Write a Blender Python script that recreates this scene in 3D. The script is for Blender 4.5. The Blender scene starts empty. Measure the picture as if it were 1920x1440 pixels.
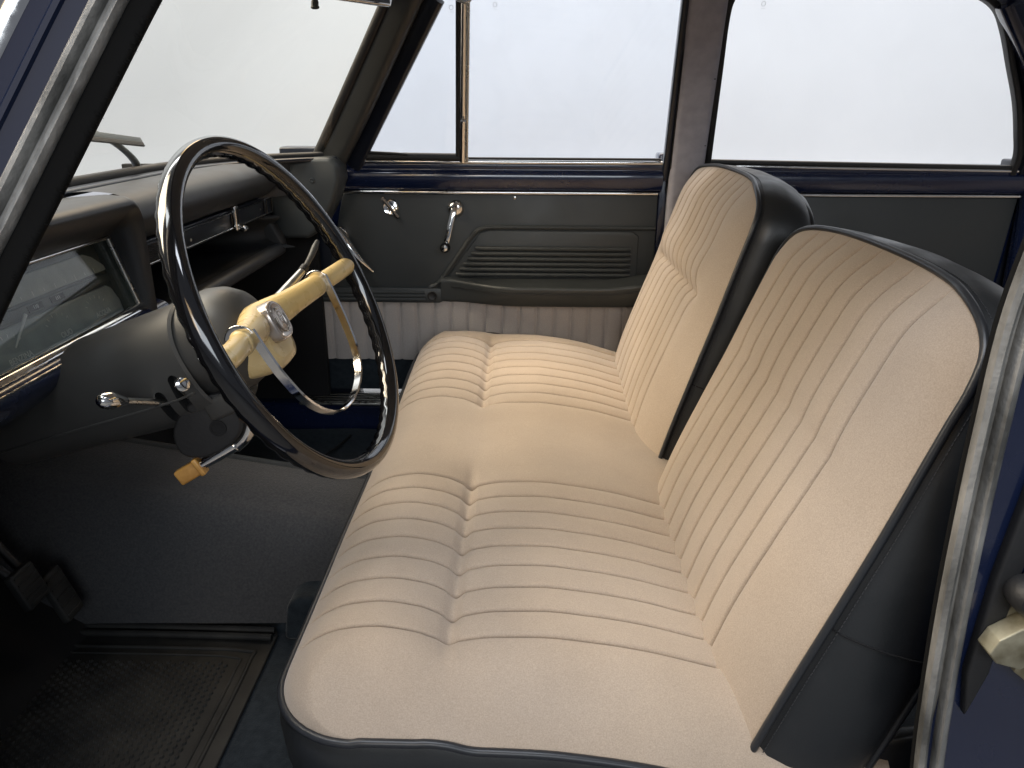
import bpy, bmesh, math, random
import numpy as np
from mathutils import Vector, Matrix

random.seed(4)
rng = np.random.default_rng(4)
sc = bpy.context.scene
col = sc.collection
V = lambda *a: np.array(a, float)

# ------------------------------------------------------------------ camera
CAM = V(0, 0, 1.08)
PITCH, YAW, ROLL = math.radians(20.2), math.radians(1.0), math.radians(0.3)
fw = V(-math.sin(YAW) * math.cos(PITCH), math.cos(YAW) * math.cos(PITCH), -math.sin(PITCH))
rt0 = V(math.cos(YAW), math.sin(YAW), 0)
up0 = np.cross(rt0, fw)
rt = rt0 * math.cos(ROLL) + up0 * math.sin(ROLL)
up = up0 * math.cos(ROLL) - rt0 * math.sin(ROLL)
cd = bpy.data.cameras.new('camera')
cam = bpy.data.objects.new('camera', cd)
col.objects.link(cam)
m = Matrix.Identity(4)
for i in range(3):
    m[i][0], m[i][1], m[i][2], m[i][3] = rt[i], up[i], -fw[i], CAM[i]
cam.matrix_world = m
cd.sensor_width = 36
cd.lens = 36 * 1442 / 1920
cd.clip_start = 0.02
cd.clip_end = 100
sc.camera = cam

# ------------------------------------------------------------------ world, lamps, exposure
w = bpy.data.worlds.new('World')
sc.world = w
w.use_nodes = True
bg = w.node_tree.nodes['Background']
bg.inputs[0].default_value = (0.80, 0.86, 1.0, 1)
bg.inputs[1].default_value = 0.15

def area(name, loc, target, sx, sy, power, color, spread=180):
    l = bpy.data.lights.new(name, 'AREA')
    l.shape = 'RECTANGLE'
    l.size, l.size_y = sx, sy
    l.energy = power
    l.color = color
    l.spread = math.radians(spread)
    o = bpy.data.objects.new(name, l)
    o.location = loc
    o.rotation_euler = (Vector(target) - Vector(loc)).to_track_quat('-Z', 'Y').to_euler()
    col.objects.link(o)
    return o

area('backdrop_lamp', (0.0, 2.9, 3.9), (0.0, 3.9, 1.0), 8.0, 0.6, 170, (0.95, 0.97, 1.0))
area('far_side_lamp', (0.3, 2.75, 2.7), (0.2, 1.2, 0.5), 2.8, 0.9, 14, (1.0, 0.64, 0.25), 110)
area('near_side_lamp', (-0.3, 0.22, 2.9), (-0.2, 0.6, 0.5), 2.0, 0.5, 34, (0.86, 0.91, 1.0))
area('warm_lamp', (-0.6, -1.6, 1.9), (0.3, 1.2, 0.6), 0.6, 0.8, 6, (1.0, 0.70, 0.38))
area('front_lamp', (-2.3, 1.2, 2.6), (-0.2, 1.3, 0.8), 1.4, 2.2, 38, (1.0, 0.86, 0.68), 80)
area('camera_side_fill', (0.5, -3.2, 2.2), (0.0, 1.5, 0.7), 3.0, 1.2, 56, (0.86, 0.93, 1.0))  # added cool fill from behind the camera, lifts the dark interior

sc.view_settings.view_transform = 'Standard'
sc.view_settings.look = 'None'
sc.view_settings.exposure = 0.38
sc.view_settings.gamma = 1.0
sc.view_settings.use_curve_mapping = False
sc.cycles.use_denoising = True
sc.cycles.max_bounces = 10
sc.cycles.diffuse_bounces = 5
sc.cycles.glossy_bounces = 4
sc.cycles.transparent_max_bounces = 12
sc.cycles.sample_clamp_indirect = 6.0
sc.cycles.caustics_reflective = False
sc.cycles.caustics_refractive = False

# ------------------------------------------------------------------ materials
MATS = {}
def nt(name):
    mt = bpy.data.materials.new(name)
    mt.use_nodes = True
    t = mt.node_tree
    return mt, t, t.nodes['Principled BSDF']

def noise_col(t, sock, c1, c2, scale, detail=3.0, lo=0.35, hi=0.65, coord='Object', stretch=None):
    tc = t.nodes.new('ShaderNodeTexCoord')
    n = t.nodes.new('ShaderNodeTexNoise')
    n.inputs['Scale'].default_value = scale
    n.inputs['Detail'].default_value = detail
    if stretch:
        mp = t.nodes.new('ShaderNodeMapping')
        mp.inputs['Scale'].default_value = stretch
        t.links.new(tc.outputs[coord], mp.inputs[0])
        t.links.new(mp.outputs[0], n.inputs['Vector'])
    else:
        t.links.new(tc.outputs[coord], n.inputs['Vector'])
    r = t.nodes.new('ShaderNodeValToRGB')
    r.color_ramp.elements[0].position = lo
    r.color_ramp.elements[1].position = hi
    r.color_ramp.elements[0].color = (*c1, 1)
    r.color_ramp.elements[1].color = (*c2, 1)
    t.links.new(n.outputs['Fac'], r.inputs[0])
    if sock is not None:
        t.links.new(r.outputs[0], sock)
    return r

def bump(t, p, scale, strength, dist=0.001, kind='noise', detail=3.0, prev=None, stretch=None):
    tc = t.nodes.new('ShaderNodeTexCoord')
    n = t.nodes.new('ShaderNodeTexNoise' if kind == 'noise' else 'ShaderNodeTexVoronoi')
    n.inputs['Scale'].default_value = scale
    if kind == 'noise':
        n.inputs['Detail'].default_value = detail
    src = tc.outputs['Object']
    if stretch:
        mp = t.nodes.new('ShaderNodeMapping')
        mp.inputs['Scale'].default_value = stretch
        t.links.new(src, mp.inputs[0]); src = mp.outputs[0]
    t.links.new(src, n.inputs['Vector'])
    b = t.nodes.new('ShaderNodeBump')
    b.inputs['Strength'].default_value = strength
    b.inputs['Distance'].default_value = dist
    t.links.new(n.outputs[0], b.inputs['Height'])
    if prev is not None:
        t.links.new(prev.outputs[0], b.inputs['Normal'])
    t.links.new(b.outputs[0], p.inputs['Normal'])
    return b

def plain(name, color, rough, metal=0.0, coat=0.0, spec=0.5, bumps=(), var=None, sheen=0.0, rvar=None):
    mt, t, p = nt(name)
    p.inputs['Base Color'].default_value = (*color, 1)
    p.inputs['Roughness'].default_value = rough
    p.inputs['Metallic'].default_value = metal
    p.inputs['Coat Weight'].default_value = coat
    p.inputs['Coat Roughness'].default_value = 0.04
    p.inputs['Specular IOR Level'].default_value = spec
    p.inputs['Sheen Weight'].default_value = sheen
    p.inputs['Sheen Roughness'].default_value = 0.4
    if var:
        noise_col(t, p.inputs['Base Color'], *var)
    if rvar:
        lo, hi, s = rvar
        noise_col(t, p.inputs['Roughness'], (lo,) * 3, (hi,) * 3, s)
    prev = None
    for b in bumps:
        prev = bump(t, p, **b, prev=prev)
    MATS[name] = mt
    return mt

def fabric(name, c1, c2, cdark):
    """velour: soft blotchy nap over a fine speckle"""
    mt, t, p = nt(name)
    a0 = noise_col(t, None, c1, c2, 6.0, 4.0, 0.30, 0.70)
    g0 = noise_col(t, None, (0.93, 0.95, 0.98), (1.04, 1.02, 0.98), 2.2, 3.0, 0.32, 0.68)
    a = t.nodes.new('ShaderNodeMix'); a.data_type = 'RGBA'; a.blend_type = 'MULTIPLY'; a.inputs[0].default_value = 1.0
    t.links.new(a0.outputs[0], a.inputs[6]); t.links.new(g0.outputs[0], a.inputs[7])
    s = noise_col(t, None, (0.80, 0.80, 0.80), (1.12, 1.12, 1.12), 700.0, 3.0, 0.3, 0.7)
    mx = t.nodes.new('ShaderNodeMix'); mx.data_type = 'RGBA'; mx.blend_type = 'MULTIPLY'
    mx.inputs[0].default_value = 0.8
    t.links.new(a.outputs[2], mx.inputs[6]); t.links.new(s.outputs[0], mx.inputs[7])
    t.links.new(mx.outputs[2], p.inputs['Base Color'])
    p.inputs['Roughness'].default_value = 0.9
    p.inputs['Specular IOR Level'].default_value = 0.15
    p.inputs['Sheen Weight'].default_value = 0.35
    p.inputs['Sheen Roughness'].default_value = 0.5
    p.inputs['Sheen Tint'].default_value = (1.0, 0.95, 0.9, 1)
    b = bump(t, p, 900.0, 0.35, 0.0005)
    bump(t, p, 28.0, 0.18, 0.004, prev=b)
    MATS[name] = mt
    return mt

M_fab = fabric('beige_velour', (0.375, 0.303, 0.238), (0.43, 0.352, 0.282), None)
M_fabg = fabric('mauve_grey_velour', (0.38, 0.345, 0.325), (0.45, 0.41, 0.385), None)
M_vinyl = plain('black_vinyl', (0.016, 0.018, 0.02), 0.42, bumps=(dict(scale=420, strength=0.12, dist=0.0006, kind='vor'), dict(scale=16, strength=0.10, dist=0.006)), rvar=(0.33, 0.5, 12))
M_pipe = plain('black_piping', (0.02, 0.022, 0.026), 0.36, bumps=(dict(scale=300, strength=0.15, dist=0.0005),))
M_pad = plain('dash_vinyl', (0.024, 0.026, 0.030), 0.42, spec=0.45, bumps=(dict(scale=520, strength=0.07, dist=0.0004, kind='vor'), dict(scale=14, strength=0.05, dist=0.004)), rvar=(0.38, 0.46, 9))
M_card = plain('door_card_vinyl', (0.033, 0.037, 0.038), 0.50, bumps=(dict(scale=600, strength=0.12, dist=0.0005, kind='vor'), dict(scale=9, strength=0.06, dist=0.006)), rvar=(0.42, 0.58, 7))
M_shroud = plain('column_plastic', (0.044, 0.043, 0.041), 0.48, bumps=(dict(scale=700, strength=0.12, dist=0.0004),), rvar=(0.4, 0.6, 16))
M_black = plain('black_gloss', (0.006, 0.006, 0.007), 0.09, coat=0.6, rvar=(0.07, 0.15, 30))
M_hole = plain('black_matt', (0.004, 0.004, 0.005), 0.9)
M_fascia = plain('dark_fascia', (0.008, 0.011, 0.020), 0.30, coat=0.2)
M_paint = plain('blue_paint', (0.006, 0.012, 0.042), 0.22, coat=0.8, bumps=(dict(scale=6, strength=0.05, dist=0.01),), rvar=(0.16, 0.30, 20))
M_chrome = plain('chrome', (0.78, 0.77, 0.75), 0.09, metal=1.0, rvar=(0.05, 0.18, 60))
M_alu = plain('satin_metal', (0.52, 0.52, 0.50), 0.32, metal=1.0, rvar=(0.25, 0.42, 50))
M_cream = plain('amber_plastic', (0.60, 0.40, 0.13), 0.30, coat=0.25, var=((0.62, 0.44, 0.17), (0.68, 0.53, 0.27), 5.0), rvar=(0.22, 0.38, 40))
M_amber = plain('amber_grip', (0.42, 0.22, 0.055), 0.4, var=((0.34, 0.17, 0.04), (0.50, 0.28, 0.08), 60.0))
M_badge = plain('badge_metal', (0.42, 0.37, 0.33), 0.24, metal=0.7, coat=0.6)
M_rubber = plain('grey_rubber', (0.16, 0.16, 0.155), 0.55, var=((0.065, 0.065, 0.061), (0.30, 0.295, 0.28), 40.0, 5.0, 0.30, 0.72, 'Object', (1, 1, 0.35)), bumps=(dict(scale=160, strength=0.5, dist=0.002),))
M_brub = plain('black_rubber', (0.012, 0.012, 0.013), 0.55, bumps=(dict(scale=260, strength=0.3, dist=0.001),))
M_fuzz = plain('black_pile', (0.008, 0.008, 0.008), 0.95, spec=0.1)
M_carpet = plain('charcoal_carpet', (0.045, 0.045, 0.048), 0.95, spec=0.1, var=((0.048, 0.049, 0.053), (0.070, 0.070, 0.072), 260.0, 4.0, 0.3, 0.7), bumps=(dict(scale=420, strength=0.6, dist=0.002),), sheen=0.3)
M_carpet2 = plain('blue_black_carpet', (0.014, 0.020, 0.027), 0.85, spec=0.25, var=((0.010, 0.015, 0.021), (0.020, 0.028, 0.036), 80.0, 5.0, 0.3, 0.7), bumps=(dict(scale=420, strength=0.5, dist=0.0015),), sheen=0.2)
M_mat = plain('floor_rubber', (0.018, 0.020, 0.021), 0.62, spec=0.3, var=((0.012, 0.013, 0.014), (0.026, 0.026, 0.025), 18.0, 5.0), bumps=(dict(scale=300, strength=0.3, dist=0.0008),))
M_trimfab = plain('grey_trim_cloth', (0.36, 0.33, 0.35), 0.85, spec=0.2, var=((0.37, 0.36, 0.40), (0.43, 0.42, 0.46), 40.0), bumps=(dict(scale=800, strength=0.2, dist=0.0005),))
M_pillar = plain('pillar_vinyl', (0.034, 0.035, 0.034), 0.42, bumps=(dict(scale=500, strength=0.2, dist=0.0005, kind='vor'),))
M_zinc = plain('zinc_plated_steel', (0.60, 0.55, 0.42), 0.40, metal=0.35, var=((0.15, 0.13, 0.08), (0.32, 0.30, 0.22), 45.0, 4.0), bumps=(dict(scale=120, strength=0.2, dist=0.001),))
M_gauge = plain('gauge_face', (0.66, 0.70, 0.70), 0.5, var=((0.36, 0.40, 0.40), (0.44, 0.48, 0.48), 40.0, 4.0))
M_gauged = plain('gauge_dark', (0.055, 0.066, 0.060), 0.5)
M_print = plain('white_print', (0.88, 0.88, 0.86), 0.5)
M_wall = plain('studio_white', (0.82, 0.82, 0.82), 0.9, spec=0.1, var=((0.79, 0.79, 0.79), (0.83, 0.83, 0.83), 0.9))
M_floor = plain('studio_floor', (0.16, 0.16, 0.16), 0.6, var=((0.14, 0.14, 0.14), (0.18, 0.18, 0.178), 3.0))
M_jamb = plain('jamb_paint', (0.006, 0.011, 0.032), 0.5, spec=0.3)
M_etch = plain('etched_glass', (0.45, 0.47, 0.48), 0.8)
M_wiper = plain('wiper_metal', (0.10, 0.115, 0.12), 0.4, metal=0.6)
M_tray = plain('tray_shade', (0.007, 0.008, 0.010), 0.6)  # near-black colour puts the shade of the tray recess into its surface
M_thread = plain('thread', (0.035, 0.035, 0.037), 0.7)
M_dfab = plain('seat_underside', (0.02, 0.02, 0.02), 0.9)
M_head = plain('headliner_cloth', (0.50, 0.48, 0.45), 0.9, spec=0.1, bumps=(dict(scale=300, strength=0.15, dist=0.0008),))

def glass_mat(name, tint, refl, dust=0.02):
    mt = bpy.data.materials.new(name); mt.use_nodes = True
    t = mt.node_tree; t.nodes.clear()
    out = t.nodes.new('ShaderNodeOutputMaterial')
    tr = t.nodes.new('ShaderNodeBsdfTransparent'); tr.inputs[0].default_value = (*tint, 1)
    gl = t.nodes.new('ShaderNodeBsdfGlossy'); gl.inputs['Roughness'].default_value = 0.02
    fr = t.nodes.new('ShaderNodeFresnel')
    ge = t.nodes.new('ShaderNodeNewGeometry')          # both faces of a thin pane reflect alike
    io = t.nodes.new('ShaderNodeMapRange'); io.inputs[3].default_value = 1.45; io.inputs[4].default_value = 1 / 1.45
    t.links.new(ge.outputs['Backfacing'], io.inputs[0]); t.links.new(io.outputs[0], fr.inputs[0])
    ml = t.nodes.new('ShaderNodeMath'); ml.operation = 'MULTIPLY'; ml.inputs[1].default_value = refl
    mx = t.nodes.new('ShaderNodeMixShader')
    t.links.new(fr.outputs[0], ml.inputs[0]); t.links.new(ml.outputs[0], mx.inputs[0])
    t.links.new(tr.outputs[0], mx.inputs[1]); t.links.new(gl.outputs[0], mx.inputs[2])
    tc = t.nodes.new('ShaderNodeTexCoord')
    n1 = t.nodes.new('ShaderNodeTexNoise'); n1.inputs['Scale'].default_value = 5.0; n1.inputs['Detail'].default_value = 6.0; n1.inputs['Distortion'].default_value = 1.5
    t.links.new(tc.outputs['Object'], n1.inputs['Vector'])
    mr = t.nodes.new('ShaderNodeMapRange'); mr.inputs[1].default_value = 0.42; mr.inputs[2].default_value = 0.75; mr.inputs[3].default_value = 0.0; mr.inputs[4].default_value = dust
    t.links.new(n1.outputs['Fac'], mr.inputs[0])
    df = t.nodes.new('ShaderNodeBsdfDiffuse'); df.inputs[0].default_value = (0.6, 0.6, 0.58, 1)
    m2 = t.nodes.new('ShaderNodeMixShader')
    t.links.new(mr.outputs[0], m2.inputs[0]); t.links.new(mx.outputs[0], m2.inputs[1]); t.links.new(df.outputs[0], m2.inputs[2])
    t.links.new(m2.outputs[0], out.inputs[0])
    MATS[name] = mt
    return mt
M_glass = glass_mat('window_glass', (0.95, 0.97, 1.0), 0.8)
M_wglass = glass_mat('windshield_glass', (0.945, 0.94, 0.885), 0.8)
M_iglass = glass_mat('instrument_glass', (0.93, 0.95, 0.94), 0.9)

# ------------------------------------------------------------------ mesh helpers
ORG = {}
def thing(name, label, cat, loc, group=None):
    o = bpy.data.objects.new(name, None)
    o.empty_display_size = 0.05
    o.location = loc
    o['label'] = label
    o['category'] = cat
    if group: o['group'] = group
    col.objects.link(o)
    ORG[o.name] = V(*loc)
    return o

def mesh(name, verts, faces, mat, parent=None, smooth=True, sharp=None):
    org = ORG[parent.name] if parent is not None else V(0, 0, 0)
    vv = np.asarray(verts, float).reshape(-1, 3) - org
    me = bpy.data.meshes.new(name)
    me.from_pydata(vv.tolist(), [], faces)
    bm = bmesh.new(); bm.from_mesh(me)
    bmesh.ops.recalc_face_normals(bm, faces=bm.faces)
    bm.to_mesh(me); bm.free()
    for mt in (mat if isinstance(mat, (list, tuple)) else [mat]):
        me.materials.append(mt)
    if smooth:
        me.polygons.foreach_set('use_smooth', [True] * len(me.polygons))
        if sharp is not None:
            me.set_sharp_from_angle(angle=math.radians(sharp))
    o = bpy.data.objects.new(name, me)
    col.objects.link(o)
    if parent is not None:
        o.parent = parent
        ORG[o.name] = org
        if parent.type == 'MESH':
            pass
    return o

def structure(o):
    o['kind'] = 'structure'
    return o

def gridmesh(name, P, mat, parent=None, cu=False, cv=False, smooth=True, flip=False, sharp=None):
    """P: (nu,nv,3)"""
    nu, nv = P.shape[:2]
    f = []
    for i in range(nu if cu else nu - 1):
        i2 = (i + 1) % nu
        for j in range(nv if cv else nv - 1):
            j2 = (j + 1) % nv
            f.append((i * nv + j, i2 * nv + j, i2 * nv + j2, i * nv + j2))
    return mesh(name, P.reshape(-1, 3), f, mat, parent, smooth, sharp)

def catmull(pts, n=8, closed=False):
    pts = [np.asarray(p, float) for p in pts]
    out = []
    N = len(pts)
    rngi = range(N if closed else N - 1)
    for i in rngi:
        p0 = pts[(i - 1) % N] if (closed or i > 0) else 2 * pts[0] - pts[1]
        p1 = pts[i]; p2 = pts[(i + 1) % N]
        p3 = pts[(i + 2) % N] if (closed or i + 2 < N) else 2 * pts[-1] - pts[-2]
        for k in range(n):
            t = k / n
            out.append(0.5 * ((2 * p1) + (-p0 + p2) * t + (2 * p0 - 5 * p1 + 4 * p2 - p3) * t * t + (-p0 + 3 * p1 - 3 * p2 + p3) * t ** 3))
    if not closed: out.append(pts[-1])
    return np.array(out)

def unit(v):
    return v / (np.linalg.norm(v) + 1e-12)

def tube(name, pts, r, mat, parent=None, closed=False, seg=10, cap=True, flat=None):
    """round tube along pts; r scalar or per point; flat=(normal, factor) squashes it"""
    P = np.asarray(pts, float); n = len(P)
    R = np.full(n, r) if np.isscalar(r) else np.asarray(r, float)
    T = np.zeros_like(P)
    for i in range(n):
        a = P[(i - 1) % n] if (closed or i > 0) else P[0]
        b = P[(i + 1) % n] if (closed or i < n - 1) else P[-1]
        T[i] = unit(b - a)
    ref = V(0, 0, 1) if abs(T[0][2]) < 0.9 else V(1, 0, 0)
    N = unit(ref - T[0] * (ref @ T[0]))
    rings = []
    th = np.linspace(0, 2 * np.pi, seg, endpoint=False)
    for i in range(n):
        N = unit(N - T[i] * (N @ T[i])); B = np.cross(T[i], N)
        rings.append(P[i] + R[i] * (np.cos(th)[:, None] * N + np.sin(th)[:, None] * B))
    vs = np.array(rings).reshape(-1, 3)
    f = []
    for i in range(n if closed else n - 1):
        i2 = (i + 1) % n
        for j in range(seg):
            j2 = (j + 1) % seg
            f.append((i * seg + j, i2 * seg + j, i2 * seg + j2, i * seg + j2))
    if cap and not closed:
        f.append(tuple(range(seg)))
        f.append(tuple((n - 1) * seg + j for j in range(seg)))
    return mesh(name, vs, f, mat, parent, True, 50)

def sweep(name, pts, prof, nrm, mat, parent=None, closed=False, sharp=40):
    """closed 2-D profile (along side, along nrm) swept along pts with a fixed reference normal"""
    P = np.asarray(pts, float); n = len(P); nrm = np.asarray(nrm, float)
    k = len(prof)
    vs = []
    for i in range(n):
        a = P[(i - 1) % n] if (closed or i > 0) else P[0]
        b = P[(i + 1) % n] if (closed or i < n - 1) else P[-1]
        t = unit(b - a)
        N = unit(nrm - t * (nrm @ t)); S = np.cross(N, t)
        for (u, v) in prof:
            vs.append(P[i] + u * S + v * N)
    f = []
    for i in range(n if closed else n - 1):
        i2 = (i + 1) % n
        for j in range(k):
            j2 = (j + 1) % k
            f.append((i * k + j, i2 * k + j, i2 * k + j2, i * k + j2))
    if not closed:
        f.append(tuple(range(k))); f.append(tuple((n - 1) * k + j for j in range(k)))
    return mesh(name, vs, f, mat, parent, True, sharp)

def rrect(w, h, r, n=4):
    """rounded rectangle profile, centred"""
    out = []
    for cx, cy, a0 in ((w / 2 - r, h / 2 - r, 0), (-w / 2 + r, h / 2 - r, 90), (-w / 2 + r, -h / 2 + r, 180), (w / 2 - r, -h / 2 + r, 270)):
        for k in range(n + 1):
            a = math.radians(a0 + 90 * k / n)
            out.append((cx + r * math.cos(a), cy + r * math.sin(a)))
    return out

def frame(o, ex, ey):
    ex = unit(np.asarray(ex, float)); ez = unit(np.cross(ex, np.asarray(ey, float))); ey = np.cross(ez, ex)
    return np.asarray(o, float), ex, ey, ez

WORLD = (V(0, 0, 0), V(1, 0, 0), V(0, 1, 0), V(0, 0, 1))

def prism(name, poly, z0, z1, fr, mat, parent=None, bevel=0.0, seg=3, sharp=35):
    """polygon in the frame's xy plane, extruded z0..z1 along its z, edges bevelled"""
    o, ex, ey, ez = fr
    bm = bmesh.new()
    b = [bm.verts.new(o + x * ex + y * ey + z0 * ez) for x, y in poly]
    t = [bm.verts.new(o + x * ex + y * ey + z1 * ez) for x, y in poly]
    n = len(poly)
    bm.faces.new(b[::-1]); bm.faces.new(t)
    for i in range(n):
        bm.faces.new((b[i], b[(i + 1) % n], t[(i + 1) % n], t[i]))
    bmesh.ops.recalc_face_normals(bm, faces=bm.faces)
    if bevel > 0:
        es = [e for e in bm.edges if len(e.link_faces) == 2 and e.calc_face_angle(0) > math.radians(25)]
        bmesh.ops.bevel(bm, geom=es, offset=bevel, segments=seg, profile=0.5, affect='EDGES', clamp_overlap=True)
    vs = [tuple(v.co) for v in bm.verts]
    bm.verts.index_update()
    fs = [tuple(v.index for v in f.verts) for f in bm.faces]
    bm.free()
    return mesh(name, vs, fs, mat, parent, True, sharp)

def box(name, c, s, mat, parent=None, bevel=0.0, fr=WORLD, seg=3):
    o, ex, ey, ez = fr
    o2 = o + c[0] * ex + c[1] * ey + c[2] * ez
    w, d, h = s
    return prism(name, [(-w / 2, -d / 2), (w / 2, -d / 2), (w / 2, d / 2), (-w / 2, d / 2)], -h / 2, h / 2, (o2, ex, ey, ez), mat, parent, bevel, seg)

def lathe(name, prof, fr, mat, parent=None, seg=32, sharp=40):
    """prof: (radius, height along the frame's z)"""
    o, ex, ey, ez = fr
    th = np.linspace(0, 2 * np.pi, seg, endpoint=False)
    vs = []
    for r, h in prof:
        for a in th:
            vs.append(o + r * math.cos(a) * ex + r * math.sin(a) * ey + h * ez)
    f = []
    for i in range(len(prof) - 1):
        for j in range(seg):
            j2 = (j + 1) % seg
            f.append((i * seg + j, i * seg + j2, (i + 1) * seg + j2, (i + 1) * seg + j))
    f.append(tuple(range(seg))); f.append(tuple((len(prof) - 1) * seg + j for j in range(seg)))
    return mesh(name, vs, f, mat, parent, True, sharp)

def text(name, s, fr, size, mat, parent=None, depth=0.0002):
    cu = bpy.data.curves.new(name, 'FONT')
    cu.body = s; cu.size = size; cu.align_x = 'CENTER'; cu.align_y = 'CENTER'; cu.extrude = depth
    cu.resolution_u = 3
    tmp = bpy.data.objects.new(name + '_tmp', cu)
    col.objects.link(tmp)
    dg = bpy.context.evaluated_depsgraph_get()
    me = tmp.evaluated_get(dg).to_mesh()
    o, ex, ey, ez = fr
    vs = [o + v.co.x * ex + v.co.y * ey + v.co.z * ez for v in me.vertices]
    fs = [tuple(p.vertices) for p in me.polygons]
    tmp.evaluated_get(dg).to_mesh_clear()
    bpy.data.objects.remove(tmp)
    return mesh(name, vs, fs, mat, parent, False)

def smooth01(t):
    t = np.clip(t, 0, 1)
    return t * t * (3 - 2 * t)

def hermite_interp(x, xs, ys):
    """smooth monotone-ish interpolation through points (pchip)"""
    xs = np.asarray(xs, float); ys = np.asarray(ys, float)
    h = np.diff(xs); d = np.diff(ys) / h
    mm = np.zeros_like(ys)
    for i in range(1, len(xs) - 1):
        if d[i - 1] * d[i] > 0:
            mm[i] = 2 * d[i - 1] * d[i] / (d[i - 1] + d[i])
    mm[0], mm[-1] = d[0], d[-1]
    x = np.clip(x, xs[0], xs[-1])
    i = np.clip(np.searchsorted(xs, x) - 1, 0, len(xs) - 2)
    t = (x - xs[i]) / h[i]
    return ((2 * t**3 - 3 * t**2 + 1) * ys[i] + (t**3 - 2 * t**2 + t) * h[i] * mm[i] + (-2 * t**3 + 3 * t**2) * ys[i + 1] + (t**3 - t**2) * h[i] * mm[i + 1])

# ================================================================== setting
prof = [(2.6, 0.0)]
for k in range(0, 13):
    a = math.radians(90 * k / 12)
    prof.append((3.0 + 0.9 * math.sin(a), 0.9 - 0.9 * math.cos(a)))
prof.append((3.9, 5.0))
P = np.array([[(x, y, z) for (y, z) in prof] for x in np.linspace(-7, 7, 8)])
bd = structure(gridmesh('studio_backdrop', P, M_wall))
flr = structure(gridmesh('studio_floor', np.array([[(x, y, -0.004) for y in np.linspace(-5, 2.7, 6)] for x in np.linspace(-7, 7, 6)]), M_floor))
flr['label'] = 'grey studio floor under the car'
bd['label'] = 'white seamless studio backdrop beyond the car windows'

# ================================================================== car body
YM = 1.265                      # centre line of the car
def far_y(z): return 1.945 - 0.44 * (z - 0.94)
def near_y(z): return 0.585 + 0.30 * (z - 0.94)
def far_pt(x, z, off=0.0): return V(x, far_y(z) + off, z)

body = thing('car_body', 'dark blue car body shell with floor, pillars, sills and windshield', 'car body', (0.3, YM, 0.0))

# floor with transmission tunnel
xs = np.linspace(-1.02, 1.25, 60); ys = np.linspace(0.60, 1.95, 120)
P = np.zeros((60, 120, 3))
for i, x in enumerate(xs):
    hgt = np.interp(x, [-1.0, -0.78, -0.3, 0.3, 1.25], [0.31, 0.262, 0.185, 0.13, 0.12])
    half = np.interp(x, [-1.0, -0.3, 1.25], [0.20, 0.165, 0.15])
    u = np.abs((ys - 1.275) / half)
    tz = hgt * np.clip(1 - u ** 3.2, 0, 1) ** 0.75
    P[i, :, 0] = x; P[i, :, 1] = ys; P[i, :, 2] = 0.215 + tz
fl = gridmesh('floor_pan', P, M_carpet2, body)
# grey carpet laid over the tunnel
xs2 = np.linspace(-0.97, 0.2, 40); P = np.zeros((40, 40, 3))
for i, x in enumerate(xs2):
    hgt = np.interp(x, [-1.0, -0.78, -0.3, 0.3], [0.31, 0.262, 0.185, 0.13]); half = np.interp(x, [-1.0, -0.3, 1.25], [0.20, 0.165, 0.15])
    yy = np.linspace(1.275 - half * 0.995, 1.30, 40)
    u = np.abs((yy - 1.275) / half)
    P[i, :, 0] = x; P[i, :, 1] = yy - 0.006 * (u > 0.5); P[i, :, 2] = 0.221 + hgt * np.clip(1 - u ** 3.2, 0, 1) ** 0.75
gridmesh('tunnel_carpet', P, M_carpet, body)

# toe board / firewall and kick panels
P = np.array([[(-0.72, y, 0.216), (-0.86, y, 0.30), (-0.98, y, 0.45), (-0.99, y, 0.75), (-0.90, y, 0.90)] for y in np.linspace(0.59, 1.95, 12)])
gridmesh('firewall', P, M_hole, body)
prism('kick_panel', [(-1.0, 0.22), (-0.53, 0.22), (-0.53, 0.80), (-0.56, 0.93), (-1.0, 0.93)], 0, 0.02, (V(0, 1.965, 0), V(1, 0, 0), V(0, 0, 1), V(0, -1, 0)), M_hole, body, 0.003)
prism('kick_panel', [(-1.0, 0.22), (-0.62, 0.22), (-0.62, 0.66), (-0.66, 0.70), (-1.0, 0.70)], 0, 0.02, (V(0, 0.595, 0), V(1, 0, 0), V(0, 0, 1), V(0, -1, 0)), M_hole, body, 0.003)
# sills
box('sill', (0.0, 1.98, 0.25), (1.9, 0.14, 0.13), M_paint, body, 0.012)
box('sill', (0.0, 0.545, 0.25), (1.9, 0.13, 0.12), M_paint, body, 0.012)
sp = box('sill_plate', (-0.05, 1.925, 0.322), (1.1, 0.075, 0.008), M_alu, body, 0.003)
for k in range(4):
    box('sill_rib', (-0.05, 1.900 + 0.017 * k, 0.328), (1.1, 0.006, 0.005), M_chrome, sp, 0.0015)
# carpeted seat riser
prism('seat_riser', [(-0.405, 0.215), (-0.395, 0.285), (-0.375, 0.302), (-0.2, 0.302), (0.3, 0.302), (0.3, 0.215)], -0.44, 0.0,
      (V(0, 1.07, 0), V(1, 0, 0), V(0, 0, 1), V(0, -1, 0)), M_carpet2, body, 0.010)
prism('seat_riser', [(-0.36, 0.215), (-0.35, 0.285), (-0.335, 0.302), (0.3, 0.302), (0.3, 0.215)], 0.0, 0.42,
      (V(0, 1.90, 0), V(1, 0, 0), V(0, 0, 1), V(0, -1, 0)), M_carpet2, body, 0.010)

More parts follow.
